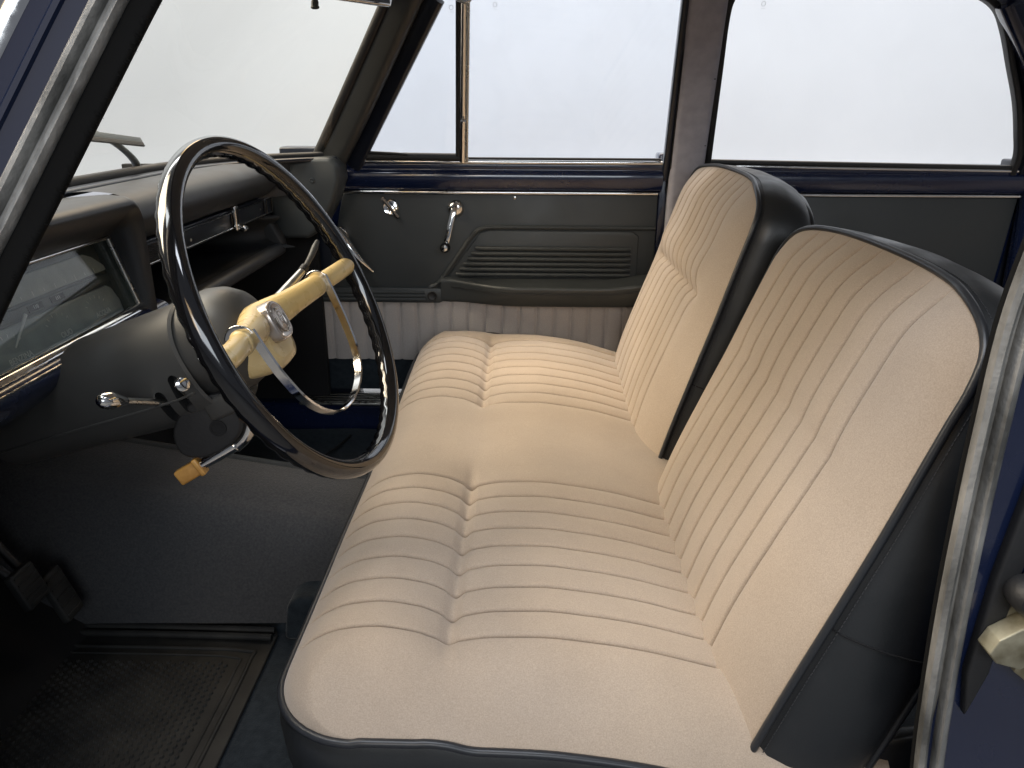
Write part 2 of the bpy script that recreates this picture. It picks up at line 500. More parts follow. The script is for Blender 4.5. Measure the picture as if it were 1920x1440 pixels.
# far A pillar: padded inner trim
pa0, pa1 = V(-0.50, 1.935, 0.90), V(-0.236, 1.772, 1.315)
sweep('a_pillar', catmull([pa0, pa0 * 0.6 + pa1 * 0.4 + V(0.004, 0, 0), pa1], 6), rrect(0.066, 0.05, 0.02, 5), (0, -1, 0), M_pillar, body)
sweep('a_pillar_edge_trim', catmull([pa0 + V(-0.037, 0.0, 0.0), (pa0 + pa1) / 2 + V(-0.036, 0, 0), pa1 + V(-0.037, 0, 0)], 6), rrect(0.022, 0.045, 0.009, 4), (0, -1, 0), M_brub, body)
# far B pillar in grey cloth with rubber edges
bp = [far_pt(0.388, 0.30, 0.03), far_pt(0.388, 0.80, -0.01) * V(1, 0, 1) + V(0, 1.955, 0), far_pt(0.388, 0.935), far_pt(0.374, 1.29)]
bp[0][1] = 1.965
sweep('b_pillar', bp, rrect(0.082, 0.04, 0.014, 5), (0, -1, 0), M_trimfab, body)
for zz in (1.13, 0.985):
    c = far_pt(np.interp(zz, [0.935, 1.29], [0.388, 0.374]), zz, -0.0202)
    tube('cloth_seam', [c + V(-0.036, 0.002, 0.002), c + V(0, 0, 0), c + V(0.036, 0.002, -0.002)], 0.0012, M_thread, body, seg=6)
# C pillar
sweep('c_pillar', catmull([V(1.30, 1.965, 0.5), V(1.275, 1.955, 0.93), V(1.235, 1.915, 1.02), V(1.15, 1.85, 1.17), V(1.02, 1.79, 1.31)], 6), rrect(0.13, 0.05, 0.02, 4), (0, -1, 0), M_paint, body)

box('rear_quarter_panel', (1.36, 2.02, 0.62), (0.32, 0.06, 0.66), M_fascia, body, 0.006)
# roof: headliner + outer skin + rails
def roof(name, zoff, mat, yin):
    P = np.zeros((16, 16, 3))
    for i, a in enumerate(np.linspace(0, 1, 16)):
        for j, b in enumerate(np.linspace(-1, 1, 16)):
            P[i, j] = (-0.34 - 0.09 * (1 - b * b) * (1 - a) + 1.75 * a, YM + yin * b, 1.315 + zoff + 0.045 * (1 - b ** 4) * (1 - (2 * a - 1) ** 4))
    return gridmesh(name, P, mat, body)
roof('headliner', 0.0, M_head, 0.54)
roof('roof_panel', 0.03, M_paint, 0.56)
for yy in (YM - 0.55, YM + 0.55):
    sweep('roof_rail', [V(-0.34, yy, 1.325), V(0.5, yy, 1.335), V(1.41, yy, 1.325)], rrect(0.06, 0.055, 0.015), (0, 0, 1), M_paint, body)
# rear end: parcel shelf and bulkhead behind the rear seat
box('rear_bulkhead', (1.50, YM, 0.62), (0.03, 1.36, 0.70), M_hole, body, 0.005)
box('parcel_shelf', (1.72, YM, 0.955), (0.50, 1.30, 0.02), M_carpet2, body, 0.005)

# windshield
def ws_base(y): return -0.705 + 0.215 * abs((y - YM) / 0.605) ** 4
def ws_top(y): return -0.425 + 0.145 * abs((y - YM) / 0.52) ** 4
nb = 33
P = np.zeros((12, nb, 3))
for i, a in enumerate(np.linspace(0, 1, 12)):
    for j, b in enumerate(np.linspace(-1, 1, nb)):
        y0 = YM + 0.615 * b; y1 = YM + 0.525 * b
        p0 = V(ws_base(y0), y0, 0.955); p1 = V(ws_top(y1), y1, 1.305)
        P[i, j] = p0 * (1 - a) + p1 * a + V(-0.018, 0, 0.012) * math.sin(math.pi * a)
gridmesh('windshield', P, M_wglass, body)
base_path = [V(ws_base(YM + 0.61 * b), YM + 0.61 * b, 0.957) for b in np.linspace(-1, 1, 41)]
sweep('windshield_seal', base_path, rrect(0.022, 0.018, 0.007), (0, 0, 1), M_brub, body)
sweep('windshield_lower_trim', [p + V(0.030, 0, -0.006) for p in base_path], rrect(0.026, 0.010, 0.004), (0, 0, 1), M_fascia, body)
top_path = [V(ws_top(YM + 0.525 * b), YM + 0.525 * b, 1.312) for b in np.linspace(-1, 1, 31)]
sweep('windshield_header', top_path, rrect(0.05, 0.03, 0.01), (0, 0, 1), M_pillar, body)
# cowl and bonnet beyond the glass
P = np.zeros((12, 24, 3))
for i, a in enumerate(np.linspace(0, 1, 12)):
    for j, b in enumerate(np.linspace(-1, 1, 24)):
        y = YM + 0.70 * b
        P[i, j] = (ws_base(YM + 0.6 * b) - 0.015 - 1.15 * a, y, 0.925 - 0.05 * a - 0.05 * b ** 4 - 0.10 * a ** 6)
gridmesh('bonnet', P, M_paint, body)

# near A pillar: painted flange, bright trim, grey rubber seal, black pile
def apath(dx, dy, n=14):
    pts = [V(-0.600, 0.560, 0.30), V(-0.600, 0.560, 0.55), V(-0.545, 0.565, 0.70), V(-0.465, 0.572, 0.84)]
    pts += [V(np.interp(z, [0.932, 1.151, 1.30], [-0.411, -0.288, -0.196]), near_y(z), z) for z in (0.94, 1.0, 1.08, 1.16, 1.24, 1.31)]
    return catmull([p + V(dx, dy, -0.0 * dx) for p in pts], 6)
sweep('door_seal', apath(-0.030, -0.004), [(0.011, -0.006), (0.012, 0.003), (0.0095, 0.0085), (0.006, 0.010), (0.003, 0.007), (0.001, 0.001), (-0.001, 0.001), (-0.003, 0.008), (-0.007, 0.012), (-0.010, 0.009), (-0.0115, 0.003), (-0.011, -0.006)], (0.2, -1, 0), M_rubber, body)
sweep('seal_pile', apath(-0.009, 0.006), rrect(0.019, 0.014, 0.004), (0.2, -1, 0), M_fuzz, body)
sweep('a_pillar_flange', apath(-0.064, 0.002), [(0.025, -0.01), (0.025, 0.003), (0.010, 0.005), (0.008, 0.008), (0.004, 0.008), (0.002, 0.005), (-0.022, 0.006), (-0.025, -0.01)], (0.2, -1, 0), M_jamb, body)
sweep('bright_trim', apath(-0.101, -0.004), [(0.016, -0.012), (0.015, 0.004), (0.009, 0.010), (0.0, 0.012), (-0.009, 0.008), (-0.016, -0.012)], (0.2, -1, 0), M_chrome, body)
sweep('a_pillar_core', apath(-0.095, 0.030), rrect(0.08, 0.04, 0.01), (0.2, -1, 0), M_pillar, body)
zc = 1.075
sx = np.interp(zc, [0.932, 1.151], [-0.411, -0.288])
s_ = lathe('pillar_screw', [(0.0045, 0), (0.0045, 0.002), (0.003, 0.0035)], frame((sx - 0.083, near_y(zc) - 0.004, zc), (1, 0, 0), (0, 0, 1)), M_alu, body, 12)
# pile hairs
vs, fs = [], []
ap = apath(-0.002, 0.004)
for i in range(len(ap) - 1):
    L = np.linalg.norm(ap[i + 1] - ap[i])
    for k in range(int(L / 0.0011)):
        p = ap[i] + (ap[i + 1] - ap[i]) * random.random() + V(0, random.uniform(-0.004, 0.005), 0)
        d = V(1, 0, -0.55) * random.uniform(0.002, 0.0055) + V(0, 0, 1) * random.uniform(-0.0012, 0.0012)
        q = len(vs)
        vs += [p + V(0, 0, 0.0011), p - V(0, 0, 0.0011), p + V(0, 0.0011, 0), p + d]
        fs += [(q, q + 1, q + 3), (q + 1, q + 2, q + 3), (q + 2, q, q + 3)]
o = mesh('pile_hairs', vs, fs, M_fuzz, body, False); o['kind'] = 'stuff'

prism('hinge_pillar', [(-1.05, 0.20), (-0.60, 0.20), (-0.60, 0.62), (-0.56, 0.72), (-0.52, 0.84), (-0.60, 0.93), (-1.05, 0.90)], -0.03, 0.03, (V(0, 0.592, 0), V(1, 0, 0), V(0, 0, 1), V(0, -1, 0)), M_jamb, body, 0.006)
# near B pillar: seal, pile, painted post, trim, latch striker
def bpath(dx, dy):
    pts = [V(0.392, 0.582, 0.40), V(0.381, 0.582, 0.48), V(0.374, 0.582, 0.56), V(0.368, 0.582, 0.66), V(0.365, 0.582, 0.75), V(0.365, 0.584, 0.84), V(0.369, 0.588, 0.93), V(0.388, 0.596, 1.03), V(0.418, 0.62, 1.16), V(0.445, 0.66, 1.31)]
    return catmull([p + V(dx, dy, 0) for p in pts], 6)
sweep('door_seal', bpath(0.012, -0.006), [(0.012, -0.006), (0.013, 0.003), (0.0105, 0.009), (0.006, 0.010), (0.003, 0.006), (0.0015, 0.000), (-0.0005, 0.000), (-0.0025, 0.006), (-0.006, 0.010), (-0.010, 0.008), (-0.013, 0.002), (-0.012, -0.006)], (-0.25, -1, 0), M_rubber, body)
sweep('seal_pile', bpath(0.002, 0.000), rrect(0.007, 0.008, 0.003), (0, -1, 0), M_fuzz, body)
POST = [(0.386, 0.575), (0.545, 0.575), (0.545, 0.650), (0.445, 0.650)]
def post(name, z0, z1, dx0, dy0, dx1, dy1):
    vs = [V(x + dx0, y + dy0, z0) for x, y in POST] + [V(x + dx1, y + dy1, z1) for x, y in POST]
    return mesh(name, vs, [(0, 1, 2, 3), (7, 6, 5, 4)] + [(i, (i + 1) % 4, 4 + (i + 1) % 4, 4 + i) for i in range(4)], M_paint, body, False)
post('b_pillar_post', 0.22, 0.95, 0, 0, 0, 0)
post('b_pillar_upper_post', 0.95, 1.32, 0, 0, 0.075, 0.075)
box('b_pillar_base', (0.389, 2.02, 0.60), (0.125, 0.06, 0.72), M_paint, body, 0.006)
box('hinge_post', (-0.54, 2.02, 0.60), (0.16, 0.06, 0.74), M_fascia, body, 0.006)
XZN = (V(0, 0, 0), V(1, 0, 0), V(0, 0, 1), V(0, -1, 0))      # polygons drawn in x,z; thickness grows towards the driver
def XZ(y): return (V(0, y, 0), V(1, 0, 0), V(0, 0, 1), V(0, -1, 0))
prism('post_rubber_strip', [(0.400, 0.60), (0.404, 0.70), (0.414, 0.80), (0.428, 0.815), (0.431, 0.76), (0.424, 0.70), (0.420, 0.60), (0.408, 0.55)], 0, 0.012, XZ(0.577), M_brub, body, 0.003)
tube('post_edge_wire', catmull([V(0.414, 0.565, 0.875), V(0.424, 0.562, 0.83), V(0.430, 0.562, 0.79), V(0.426, 0.562, 0.75)], 6), 0.0016, M_rubber, body, seg=6)
st = prism('latch_striker', [(0.416, 0.650), (0.428, 0.690), (0.436, 0.716), (0.452, 0.727), (0.53, 0.727), (0.53, 0.55), (0.50, 0.56), (0.462, 0.595), (0.436, 0.628)], 0, 0.010, XZ(0.575), M_zinc, body, 0.002)
prism('striker_wedge', [(0.400, 0.638), (0.406, 0.652), (0.428, 0.668), (0.446, 0.664), (0.452, 0.640), (0.430, 0.622), (0.408, 0.628)], 0.010, 0.030, XZ(0.575), M_zinc, st, 0.0012)
prism('striker_plate', [(0.432, 0.612), (0.436, 0.648), (0.446, 0.652), (0.52, 0.60), (0.52, 0.545), (0.47, 0.582)], 0.010, 0.021, XZ(0.575), M_zinc, st, 0.001)
lathe('striker_roller', [(0.0, -0.012), (0.014, -0.012), (0.0155, -0.004), (0.0155, 0.006), (0.012, 0.012), (0.0, 0.012)], frame((0.425, 0.553, 0.692), (1, 0, 0), (0, 0, 1)), M_brub, st, 24)
prism('striker_arm', [(0.422, 0.706), (0.442, 0.704), (0.50, 0.668), (0.50, 0.640), (0.434, 0.678)], 0.010, 0.028, XZ(0.575), M_brub, st, 0.004)
for (x, z, y) in ((0.425, 0.692, 0.5425), (0.4395, 0.626, 0.5565)):
    sc_ = lathe('screw', [(0.0058, 0), (0.0058, -0.0015), (0.004, -0.0035), (0.0, -0.0035)], frame((x, y, z), (1, 0, 0), (0, 0, 1)), M_alu, st, 14)
    for a in (20, 110):
        d = V(math.cos(math.radians(a)), 0, math.sin(math.radians(a)))
        box('cross_slot', (0, 0, 0), (0.0055, 0.0012, 0.0008), M_hole, st, 0, frame(V(x, y - 0.0037 + 0.0075 * 0, z), d, np.cross(V(0, -1, 0), d)))
prism('rust_patch', [(0.447, 0.79), (0.43, 0.786), (0.428, 0.781), (0.452, 0.781)], 0, 0.002, XZ(0.5755), M_amber, body, 0.0)

# ================================================================== doors on the far side
def bar(name, pts, w, h, mat, parent, r=None, nrm=(0, -1, 0)):
    return sweep(name, pts, rrect(w, h, r if r else min(w, h) * 0.35, 3), nrm, mat, parent)

def band(name, x0, x1, parent):
    prof = [(1.990, 0.868), (1.962, 0.870), (1.950, 0.882), (1.944, 0.898), (1.945, 0.912), (1.951, 0.921), (1.950, 0.930), (1.955, 0.937), (1.990, 0.938)]
    pc = catmull([V(0, a, b) for a, b in prof], 5)
    P = np.array([[(x, p[1], p[2]) for p in pc] for x in np.linspace(x0, x1, 24)])
    return gridmesh(name, P, M_paint, parent)

pd = thing('passenger_door', 'far front passenger door with window crank, armrest and pleated lower panel', 'car door', (-0.08, 2.0, 0.30))
prism('door_shell', [(-0.52, 0.33), (0.335, 0.33), (0.335, 0.935), (-0.47, 0.935), (-0.50, 0.80)], -0.09, 0.0, XZ(1.985), M_paint, pd, 0.008)
card = prism('door_card', [(-0.525, 0.60), (0.328, 0.60), (0.328, 0.862), (-0.462, 0.862)], 0, 0.018, XZ(1.984), M_card, pd, 0.004)
band('painted_band', -0.462, 0.333, pd)
bar('chrome_strip', [V(-0.468, 1.960, 0.8655), V(0.325, 1.960, 0.8655)], 0.0075, 0.008, M_chrome, pd)
bar('sill_chrome', [V(-0.435, 1.953, 0.9395), V(0.330, 1.953, 0.9395)], 0.008, 0.014, M_chrome, pd)
# pleated lower panel: grooves between rounded pleats
def pleat_profile(d, width, g=0.0035):
    """relief of one pleat: d = distance to the nearest seam"""
    return np.clip(1 - np.exp(-(d / g) ** 1.3), 0, 1)
xs = np.linspace(-0.53, 0.33, 460); zs = np.linspace(0.424, 0.603, 10)
pw = 0.0452
ds = np.abs(((xs + 0.512) / pw + 0.5) % 1 - 0.5) * pw
rel = 0.0055 * pleat_profile(ds, pw, 0.0035) + 0.0025 * np.sin(np.pi * np.clip(ds / pw * 2, 0, 1) / 2)
P = np.zeros((460, 10, 3)); P[:, :, 0] = xs[:, None]; P[:, :, 2] = zs[None]
P[:, :, 1] = 1.972 - rel[:, None]
lp = gridmesh('pleated_panel', P, M_fabg, pd)
prism('door_carpet_strip', [(-0.535, 0.335), (0.33, 0.335), (0.33, 0.424), (-0.535, 0.424)], 0, 0.012, XZ(1.984), M_carpet2, pd, 0.003)
# armrest moulding: raised lower border, deep ribbed recess, armrest lip
bar_pts = [V(-0.530, 1.962, 0.588)]
prism('lower_border', [(-0.535, 0.583), (-0.225, 0.583), (-0.205, 0.592), (-0.205, 0.612), (-0.222, 0.623), (-0.535, 0.623)], 0, 0.010, XZ(1.967), M_card, pd, 0.004)
for k in range(3):
    sweep('border_rib', [V(-0.535, 1.957, 0.592 + 0.0095 * k), V(-0.262, 1.957, 0.592 + 0.0095 * k)], rrect(0.0075, 0.005, 0.0022), (0, -1, 0), M_card, pd)
lathe('screw_cup', [(0.0115, 0), (0.0125, 0.003), (0.0105, 0.005), (0.006, 0.0025), (0.0, 0.0025)], frame((-0.243, 1.957, 0.603), (1, 0, 0), (0, 0, 1)), M_brub, pd, 20)
border = catmull([V(-0.250, 1.962, 0.622), V(-0.222, 1.962, 0.640), V(-0.175, 1.962, 0.705), V(-0.137, 1.962, 0.758), V(-0.112, 1.962, 0.776), V(-0.07, 1.962, 0.780), V(0.05, 1.962, 0.780), V(0.25, 1.962, 0.780), V(0.325, 1.962, 0.780)], 6)
sweep('moulding_border', border, [(0.006, 0), (0.004, 0.003), (0, 0.0045), (-0.004, 0.003), (-0.006, 0)], (0, -1, 0), M_card, pd)
prism('recess_panel', [(-0.200, 0.655), (-0.118, 0.766), (-0.098, 0.772), (0.268, 0.772), (0.285, 0.76), (0.285, 0.64), (-0.19, 0.64)], 0, 0.006, XZ(1.967), M_card, pd, 0.004)
for k in range(6):
    z = 0.727 - 0.0135 * k
    x0 = -0.205 + (z - 0.645) * 0.74 + 0.012
    rp = [V(x0 + 0.004, 1.963, z), V(x0 + 0.016, 1.9585, z), V(0.25, 1.9585, z), V(0.266, 1.963, z)]
    sweep('recess_rib', rp, [(0.0062, 0), (0.005, 0.005), (0.001, 0.0072), (-0.003, 0.006), (-0.0062, 0)], (0, -1, 0), M_card, pd)
# armrest: swells out of the card
P = np.zeros((40, 18, 3))
for i, s in enumerate(np.linspace(0, 1, 40)):
    x = -0.220 + 0.545 * s
    out = 0.014 + 0.066 * smooth01(s / 0.38)
    zt = 0.652 - 0.004 * smooth01(s / 0.3) + 0.012 * smooth01((s - .75) / .25); zb = 0.584 - 0.003 * smooth01(s / 0.4)
    for j, t in enumerate(np.linspace(0, 1, 18)):
        if t < 0.35:
            a = t / 0.35
            y = 1.966 - out * (a ** 0.8); z = zt - 0.002 - 0.006 * a * a + 0.004 * (1 - a)
        else:
            a = (t - 0.35) / 0.65
            y = 1.966 - out * (1 - 0.45 * a ** 1.6) ; z = zt - 0.008 - (zt - 0.008 - zb) * a
        P[i, j] = (x, y, z)
P[:, -1, 1] = 1.968
arm = gridmesh('armrest', P, M_card, pd)
tube('armrest_seam', [P[i, 7] + V(0, -0.0005, -0.010) for i in range(2, 40)], 0.0012, M_brub, arm, seg=6)
# window crank
ck = lathe('window_crank', [(0.021, 0), (0.021, 0.004), (0.0165, 0.011), (0.011, 0.014), (0.0, 0.0145)], frame((-0.178, 1.965, 0.826), (1, 0, 0), (0, 0, 1)), M_chrome, pd, 28)
cp = catmull([V(-0.179, 1.945, 0.836), V(-0.181, 1.935, 0.822), V(-0.188, 1.930, 0.795), V(-0.195, 1.926, 0.765), V(-0.200, 1.926, 0.745)], 6)
sweep('crank_arm', cp, [(0.0075, -0.003), (0.0065, 0.003), (0.0, 0.005), (-0.0065, 0.003), (-0.0075, -0.003)], (0, -1, 0.1), M_chrome, ck)
lathe('crank_knob', [(0.0, -0.002), (0.007, -0.002), (0.006, 0.006), (0.011, 0.011), (0.0135, 0.017), (0.0125, 0.025), (0.008, 0.030), (0.0, 0.031)], frame((-0.2015, 1.928, 0.737), (1, 0, 0), (0, 0, 1)), M_black, ck, 24)
lathe('knob_cap', [(0.0, 0.029), (0.0085, 0.029), (0.007, 0.0325), (0.0, 0.0335)], frame((-0.2015, 1.928, 0.737), (1, 0, 0), (0, 0, 1)), M_chrome, ck, 20)
# quarter-window latch
kn = lathe('quarter_window_knob', [(0.020, 0), (0.0205, 0.002), (0.0185, 0.005), (0.0145, 0.0035), (0.0, 0.003)], frame((-0.341, 1.965, 0.828), (1, 0, 0), (0, 0, 1)), M_chrome, pd, 28)
kd = unit(V(0.62, 0, -0.78))
sweep('knob_wing', [V(-0.341, 1.951, 0.828) + kd * t for t in (-0.031, -0.026, -0.006, 0.006, 0.026, 0.031)], [(0.0055, -0.006), (0.0042, 0.003), (0, 0.006), (-0.0042, 0.003), (-0.0055, -0.006)], (0, -1, 0), M_chrome, kn)
# inner door handle
hd = lathe('inner_handle', [(0.019, 0), (0.019, 0.006), (0.014, 0.012), (0.0, 0.014)], frame((-0.470, 1.965, 0.760), (1, 0, 0), (0, 0, 1)), M_chrome, pd, 24)
hp = catmull([V(-0.486, 1.935, 0.778), V(-0.470, 1.927, 0.766), V(-0.446, 1.920, 0.738), V(-0.420, 1.920, 0.703), V(-0.388, 1.926, 0.670)], 6)
tube('handle_lever', hp, np.interp(np.linspace(0, 1, len(hp)), [0, 0.12, 0.4, 0.8, 1], [0.007, 0.015, 0.013, 0.008, 0.003]), M_chrome, hd, seg=14)
lathe('card_screw', [(0.0045, 0), (0.004, 0.002), (0.0, 0.003)], frame((-0.030, 1.966, 0.853), (1, 0, 0), (0, 0, 1)), M_alu, pd, 12)
# window frames
def fpath(pts, off=0.0): return [far_pt(x, z, off) for x, z in pts]
bar('quarter_window_frame', fpath([(-0.428, 0.930), (-0.318, 1.100), (-0.198, 1.285)], 0.006), 0.044, 0.026, M_fascia, pd)
bar('quarter_window_sill', fpath([(-0.410, 0.952), (-0.29, 0.952), (-0.16, 0.951)], 0.004), 0.018, 0.018, M_brub, pd)
bar('quarter_glass_channel', fpath([(-0.381, 0.962), (-0.32, 0.9595), (-0.29, 0.957)], -0.002), 0.006, 0.010, M_brub, pd)
bar('quarter_rear_rubber', fpath([(-0.168, 0.945), (-0.148, 1.285)], 0.004), 0.012, 0.016, M_brub, pd)
bar('chrome_divider', fpath([(-0.157, 0.942), (-0.136, 1.29)], 0.0), 0.014, 0.018, M_chrome, pd)
bar('chrome_divider_edge', fpath([(-0.1465, 0.942), (-0.1255, 1.29)], -0.004), 0.006, 0.012, M_alu, pd)
lathe('quarter_catch', [(0.0, 0), (0.006, 0.0), (0.006, 0.012), (0.0, 0.014)], frame(far_pt(-0.150, 1.035, -0.008), (1, 0, 0), (0, 0, 1)), M_chrome, pd, 12)
prism('quarter_lock_tab', [(-0.175, 1.287), (-0.150, 1.276), (-0.134, 1.270), (-0.120, 1.275), (-0.120, 1.292), (-0.175, 1.294)], 0, 0.012, XZ(far_y(1.28) - 0.004), M_alu, pd, 0.003)
bar('window_sill_rubber', fpath([(-0.145, 0.948), (0.325, 0.948)], 0.008), 0.006, 0.012, M_brub, pd)
bar('rear_window_frame', fpath([(0.3395, 0.905), (0.333, 1.10), (0.3275, 1.29)], 0.002), 0.016, 0.026, M_fascia, pd)
bar('door_edge_strip', fpath([(0.349, 0.87), (0.349, 0.935), (0.343, 1.10), (0.3375, 1.29)], -0.003), 0.006, 0.020, M_brub, pd)
bar('upper_window_frame', fpath([(-0.185, 1.292), (0.33, 1.294)], 0.0), 0.020, 0.026, M_fascia, pd)
def pane(name, poly, off, parent, mat=None):
    n = len(poly)
    vs = [far_pt(x, z, off) for x, z in poly] + [far_pt(x, z, off + 0.004) for x, z in poly]
    fs = [tuple(range(n)), tuple(range(2 * n - 1, n - 1, -1))] + [(i, (i + 1) % n, n + (i + 1) % n, n + i) for i in range(n)]
    return mesh(name, vs, fs, mat or M_glass, parent, False)
g1 = pane('quarter_glass', [(-0.405, 0.945), (-0.165, 0.945), (-0.145, 1.285), (-0.19, 1.285)], 0.006, pd)
g2 = pane('door_glass', [(-0.148, 0.942), (0.340, 0.942), (0.330, 1.292), (-0.128, 1.292)], 0.012, pd)
def etch(x, z, off, parent):
    c = far_pt(x, z, off)
    q = tube('etched_mark', [c + 0.0042 * V(math.cos(a), 0, math.sin(a)) + V(0, -0.44 * 0.0042 * math.sin(a), 0) for a in np.linspace(0, 2 * math.pi, 16, endpoint=False)], 0.0004, M_etch, parent, closed=True, seg=4)
    for k in range(3):
        tube('etched_mark', [c + V(-0.003 + 0.003 * k, 0.003, -0.0085), c + V(-0.0015 + 0.003 * k, 0.003, -0.0085)], 0.0004, M_etch, parent, seg=4)
etch(-0.165, 1.266, 0.005, g1); etch(-0.072, 1.272, 0.011, g2)

rd = thing('rear_door', 'far rear door with plain black card and wide clear window', 'car door', (0.80, 2.0, 0.30))
prism('door_shell', [(0.442, 0.33), (1.00, 0.33), (1.22, 0.62), (1.24, 0.935), (0.442, 0.935)], -0.09, 0.0, XZ(1.985), M_paint, rd, 0.008)
prism('door_card', [(0.445, 0.40), (1.04, 0.40), (1.20, 0.62), (1.215, 0.862), (0.445, 0.862)], 0, 0.018, XZ(1.984), M_card, rd, 0.004)
band('painted_band', 0.442, 1.225, rd)
bar('chrome_strip', [V(0.445, 1.960, 0.8655), V(1.215, 1.960, 0.8655)], 0.0075, 0.008, M_chrome, rd)
bar('sill_chrome', [V(0.445, 1.953, 0.9345), V(1.19, 1.953, 0.9265)], 0.007, 0.014, M_chrome, rd)
bar('window_sill_rubber', fpath([(0.442, 0.944), (1.185, 0.934)], 0.006), 0.012, 0.014, M_brub, rd)
wf = catmull(fpath([(0.442, 0.90), (0.437, 0.96), (0.426, 1.14), (0.420, 1.24), (0.424, 1.282), (0.442, 1.300), (0.53, 1.304), (0.70, 1.304), (0.85, 1.302), (0.925, 1.294), (0.978, 1.270), (1.016, 1.228), (1.062, 1.16), (1.112, 1.085), (1.152, 1.01), (1.174, 0.96), (1.180, 0.90)], 0.004), 6)
sweep('window_frame', wf, rrect(0.014, 0.022, 0.004), (0, -1, 0), M_brub, rd)
wo = catmull(fpath([(1.00, 1.262), (1.045, 1.222), (1.09, 1.16), (1.140, 1.085), (1.180, 1.01), (1.202, 0.96), (1.208, 0.90)], 0.0), 6)
sweep('window_outer_frame', wo, [(0.016, -0.01), (0.014, 0.006), (0.004, 0.008), (0.003, 0.004), (-0.004, 0.004), (-0.014, 0.008), (-0.016, -0.01)], (0, -1, 0), M_fascia, rd)
wt = [p for p in wf]
n = len(wt)
ctr = far_pt(0.78, 1.1, 0.006)
vs = [ctr] + [p + V(0, 0.002, 0) for p in wt]
mesh('door_glass', vs, [(0, i, i + 1) for i in range(1, n)] + [(0, n, 1)], M_glass, rd, False)
etch(0.492, 1.274, 0.000, rd)
hr = lathe('inner_handle', [(0.019, 0), (0.019, 0.006), (0.014, 0.012), (0.0, 0.014)], frame((0.640, 1.965, 0.815), (1, 0, 0), (0, 0, 1)), M_chrome, rd, 20)
hp = catmull([V(0.650, 1.940, 0.800), V(0.652, 1.932, 0.820), V(0.662, 1.920, 0.842), V(0.675, 1.915, 0.852)], 6)
tube('handle_lever', hp, np.interp(np.linspace(0, 1, len(hp)), [0, 0.3, 0.8, 1], [0.009, 0.010, 0.010, 0.006]), M_chrome, hr, seg=14)

# ================================================================== rear bench
rs = thing('rear_bench', 'grey beige rear bench seat behind the driver backrest', 'car seat', (1.15, YM, 0.22))
P = np.zeros((24, 60, 3))
for i, s in enumerate(np.linspace(0, 1, 24)):
    for j, y in enumerate(np.linspace(0.66, 1.92, 60)):
        e = max(0, 1 - min(y - 0.66, 1.92 - y) / 0.09)
        P[i, j] = (0.86 + 0.50 * s, y, 0.49 + 0.035 * math.sin(math.pi * min(1, s * 1.6)) ** 0.6 - 0.10 * max(0, 1 - s / 0.1) ** 2 - 0.06 * e ** 2)
gridmesh('cushion', P, M_fabg, rs)
P = np.zeros((24, 60, 3))
for i, s in enumerate(np.linspace(0, 1, 24)):
    for j, y in enumerate(np.linspace(0.66, 1.92, 60)):
        e = max(0, 1 - min(y - 0.66, 1.92 - y) / 0.09)
        P[i, j] = (1.22 + 0.20 * s + 0.05 * e ** 2 - 0.03 * math.sin(math.pi * s) + 0.06 * max(0, (s - 0.85) / 0.15) ** 2, y, 0.46 + 0.49 * s - 0.05 * e ** 3 * s)
gridmesh('backrest', P, M_fabg, rs)
prism('base', [(0.89, 0.22), (1.40, 0.22), (1.40, 0.44), (0.875, 0.44)], -1.24, 0, (V(0, 0.67, 0), V(1, 0, 0), V(0, 0, 1), V(0, -1, 0)), M_vinyl, rs, 0.01)

# ================================================================== front bench cushion
Y0, Y1 = 0.612, 1.925
seams_n = np.linspace(0.722, 1.100, 9)
seams_f = 2 * YM + 0.005 - seams_n[::-1]
seams = np.concatenate([seams_n, seams_f])
def seam_relief(y, g=0.0042):
    d = np.min(np.abs(np.asarray(y)[..., None] - seams), axis=-1)
    return d
# dense sampling near the seams
yy = [Y0, Y0 + 0.0003, Y0 + 0.0008, Y0 + 0.0018, Y0 + 0.0032, Y0 + 0.005]
yy += list(np.linspace(Y0 + 0.008, seams[0] - 0.012, 14))
for k, s in enumerate(seams):
    yy += [s - 0.0085, s - 0.006, s - 0.0042, s - 0.0028, s - 0.0015, s - 0.0006, s, s + 0.0006, s + 0.0015, s + 0.0028, s + 0.0042, s + 0.006, s + 0.0085]
    nxt = seams[k + 1] if k + 1 < len(seams) else None
    if nxt is not None:
        yy += list(np.linspace(s + 0.013, nxt - 0.013, 30 if nxt - s > 0.1 else 4))
yy += list(np.linspace(seams[-1] + 0.012, Y1 - 0.008, 14)) + [Y1 - 0.005, Y1 - 0.0032, Y1 - 0.0018, Y1 - 0.0008, Y1 - 0.0003, Y1]
yy = np.array(sorted(yy))
xb = np.concatenate([np.linspace(-0.268, -0.225, 12), np.linspace(-0.219, -0.115, 24), np.linspace(-0.112, -0.055, 34), np.linspace(-0.05, 0.26, 50), np.linspace(0.28, 0.40, 5)])
pxs = [-0.268, -0.262, -0.250, -0.235, -0.205, -0.165, -0.125, -0.098, -0.083, -0.070, -0.03, 0.02, 0.08, 0.14, 0.22, 0.40]
pz_p = [0.462, 0.477, 0.491, 0.505, 0.519, 0.5245, 0.519, 0.508, 0.4985, 0.505, 0.5125, 0.5135, 0.507, 0.496, 0.474, 0.43]
pz_f = [0.462, 0.477, 0.491, 0.505, 0.5195, 0.525, 0.523, 0.519, 0.517, 0.516, 0.5155, 0.514, 0.507, 0.496, 0.474, 0.43]
PZP, PZF = hermite_interp(xb, pxs, pz_p), hermite_interp(xb, pxs, pz_f)
P = np.zeros((len(xb), len(yy), 3))
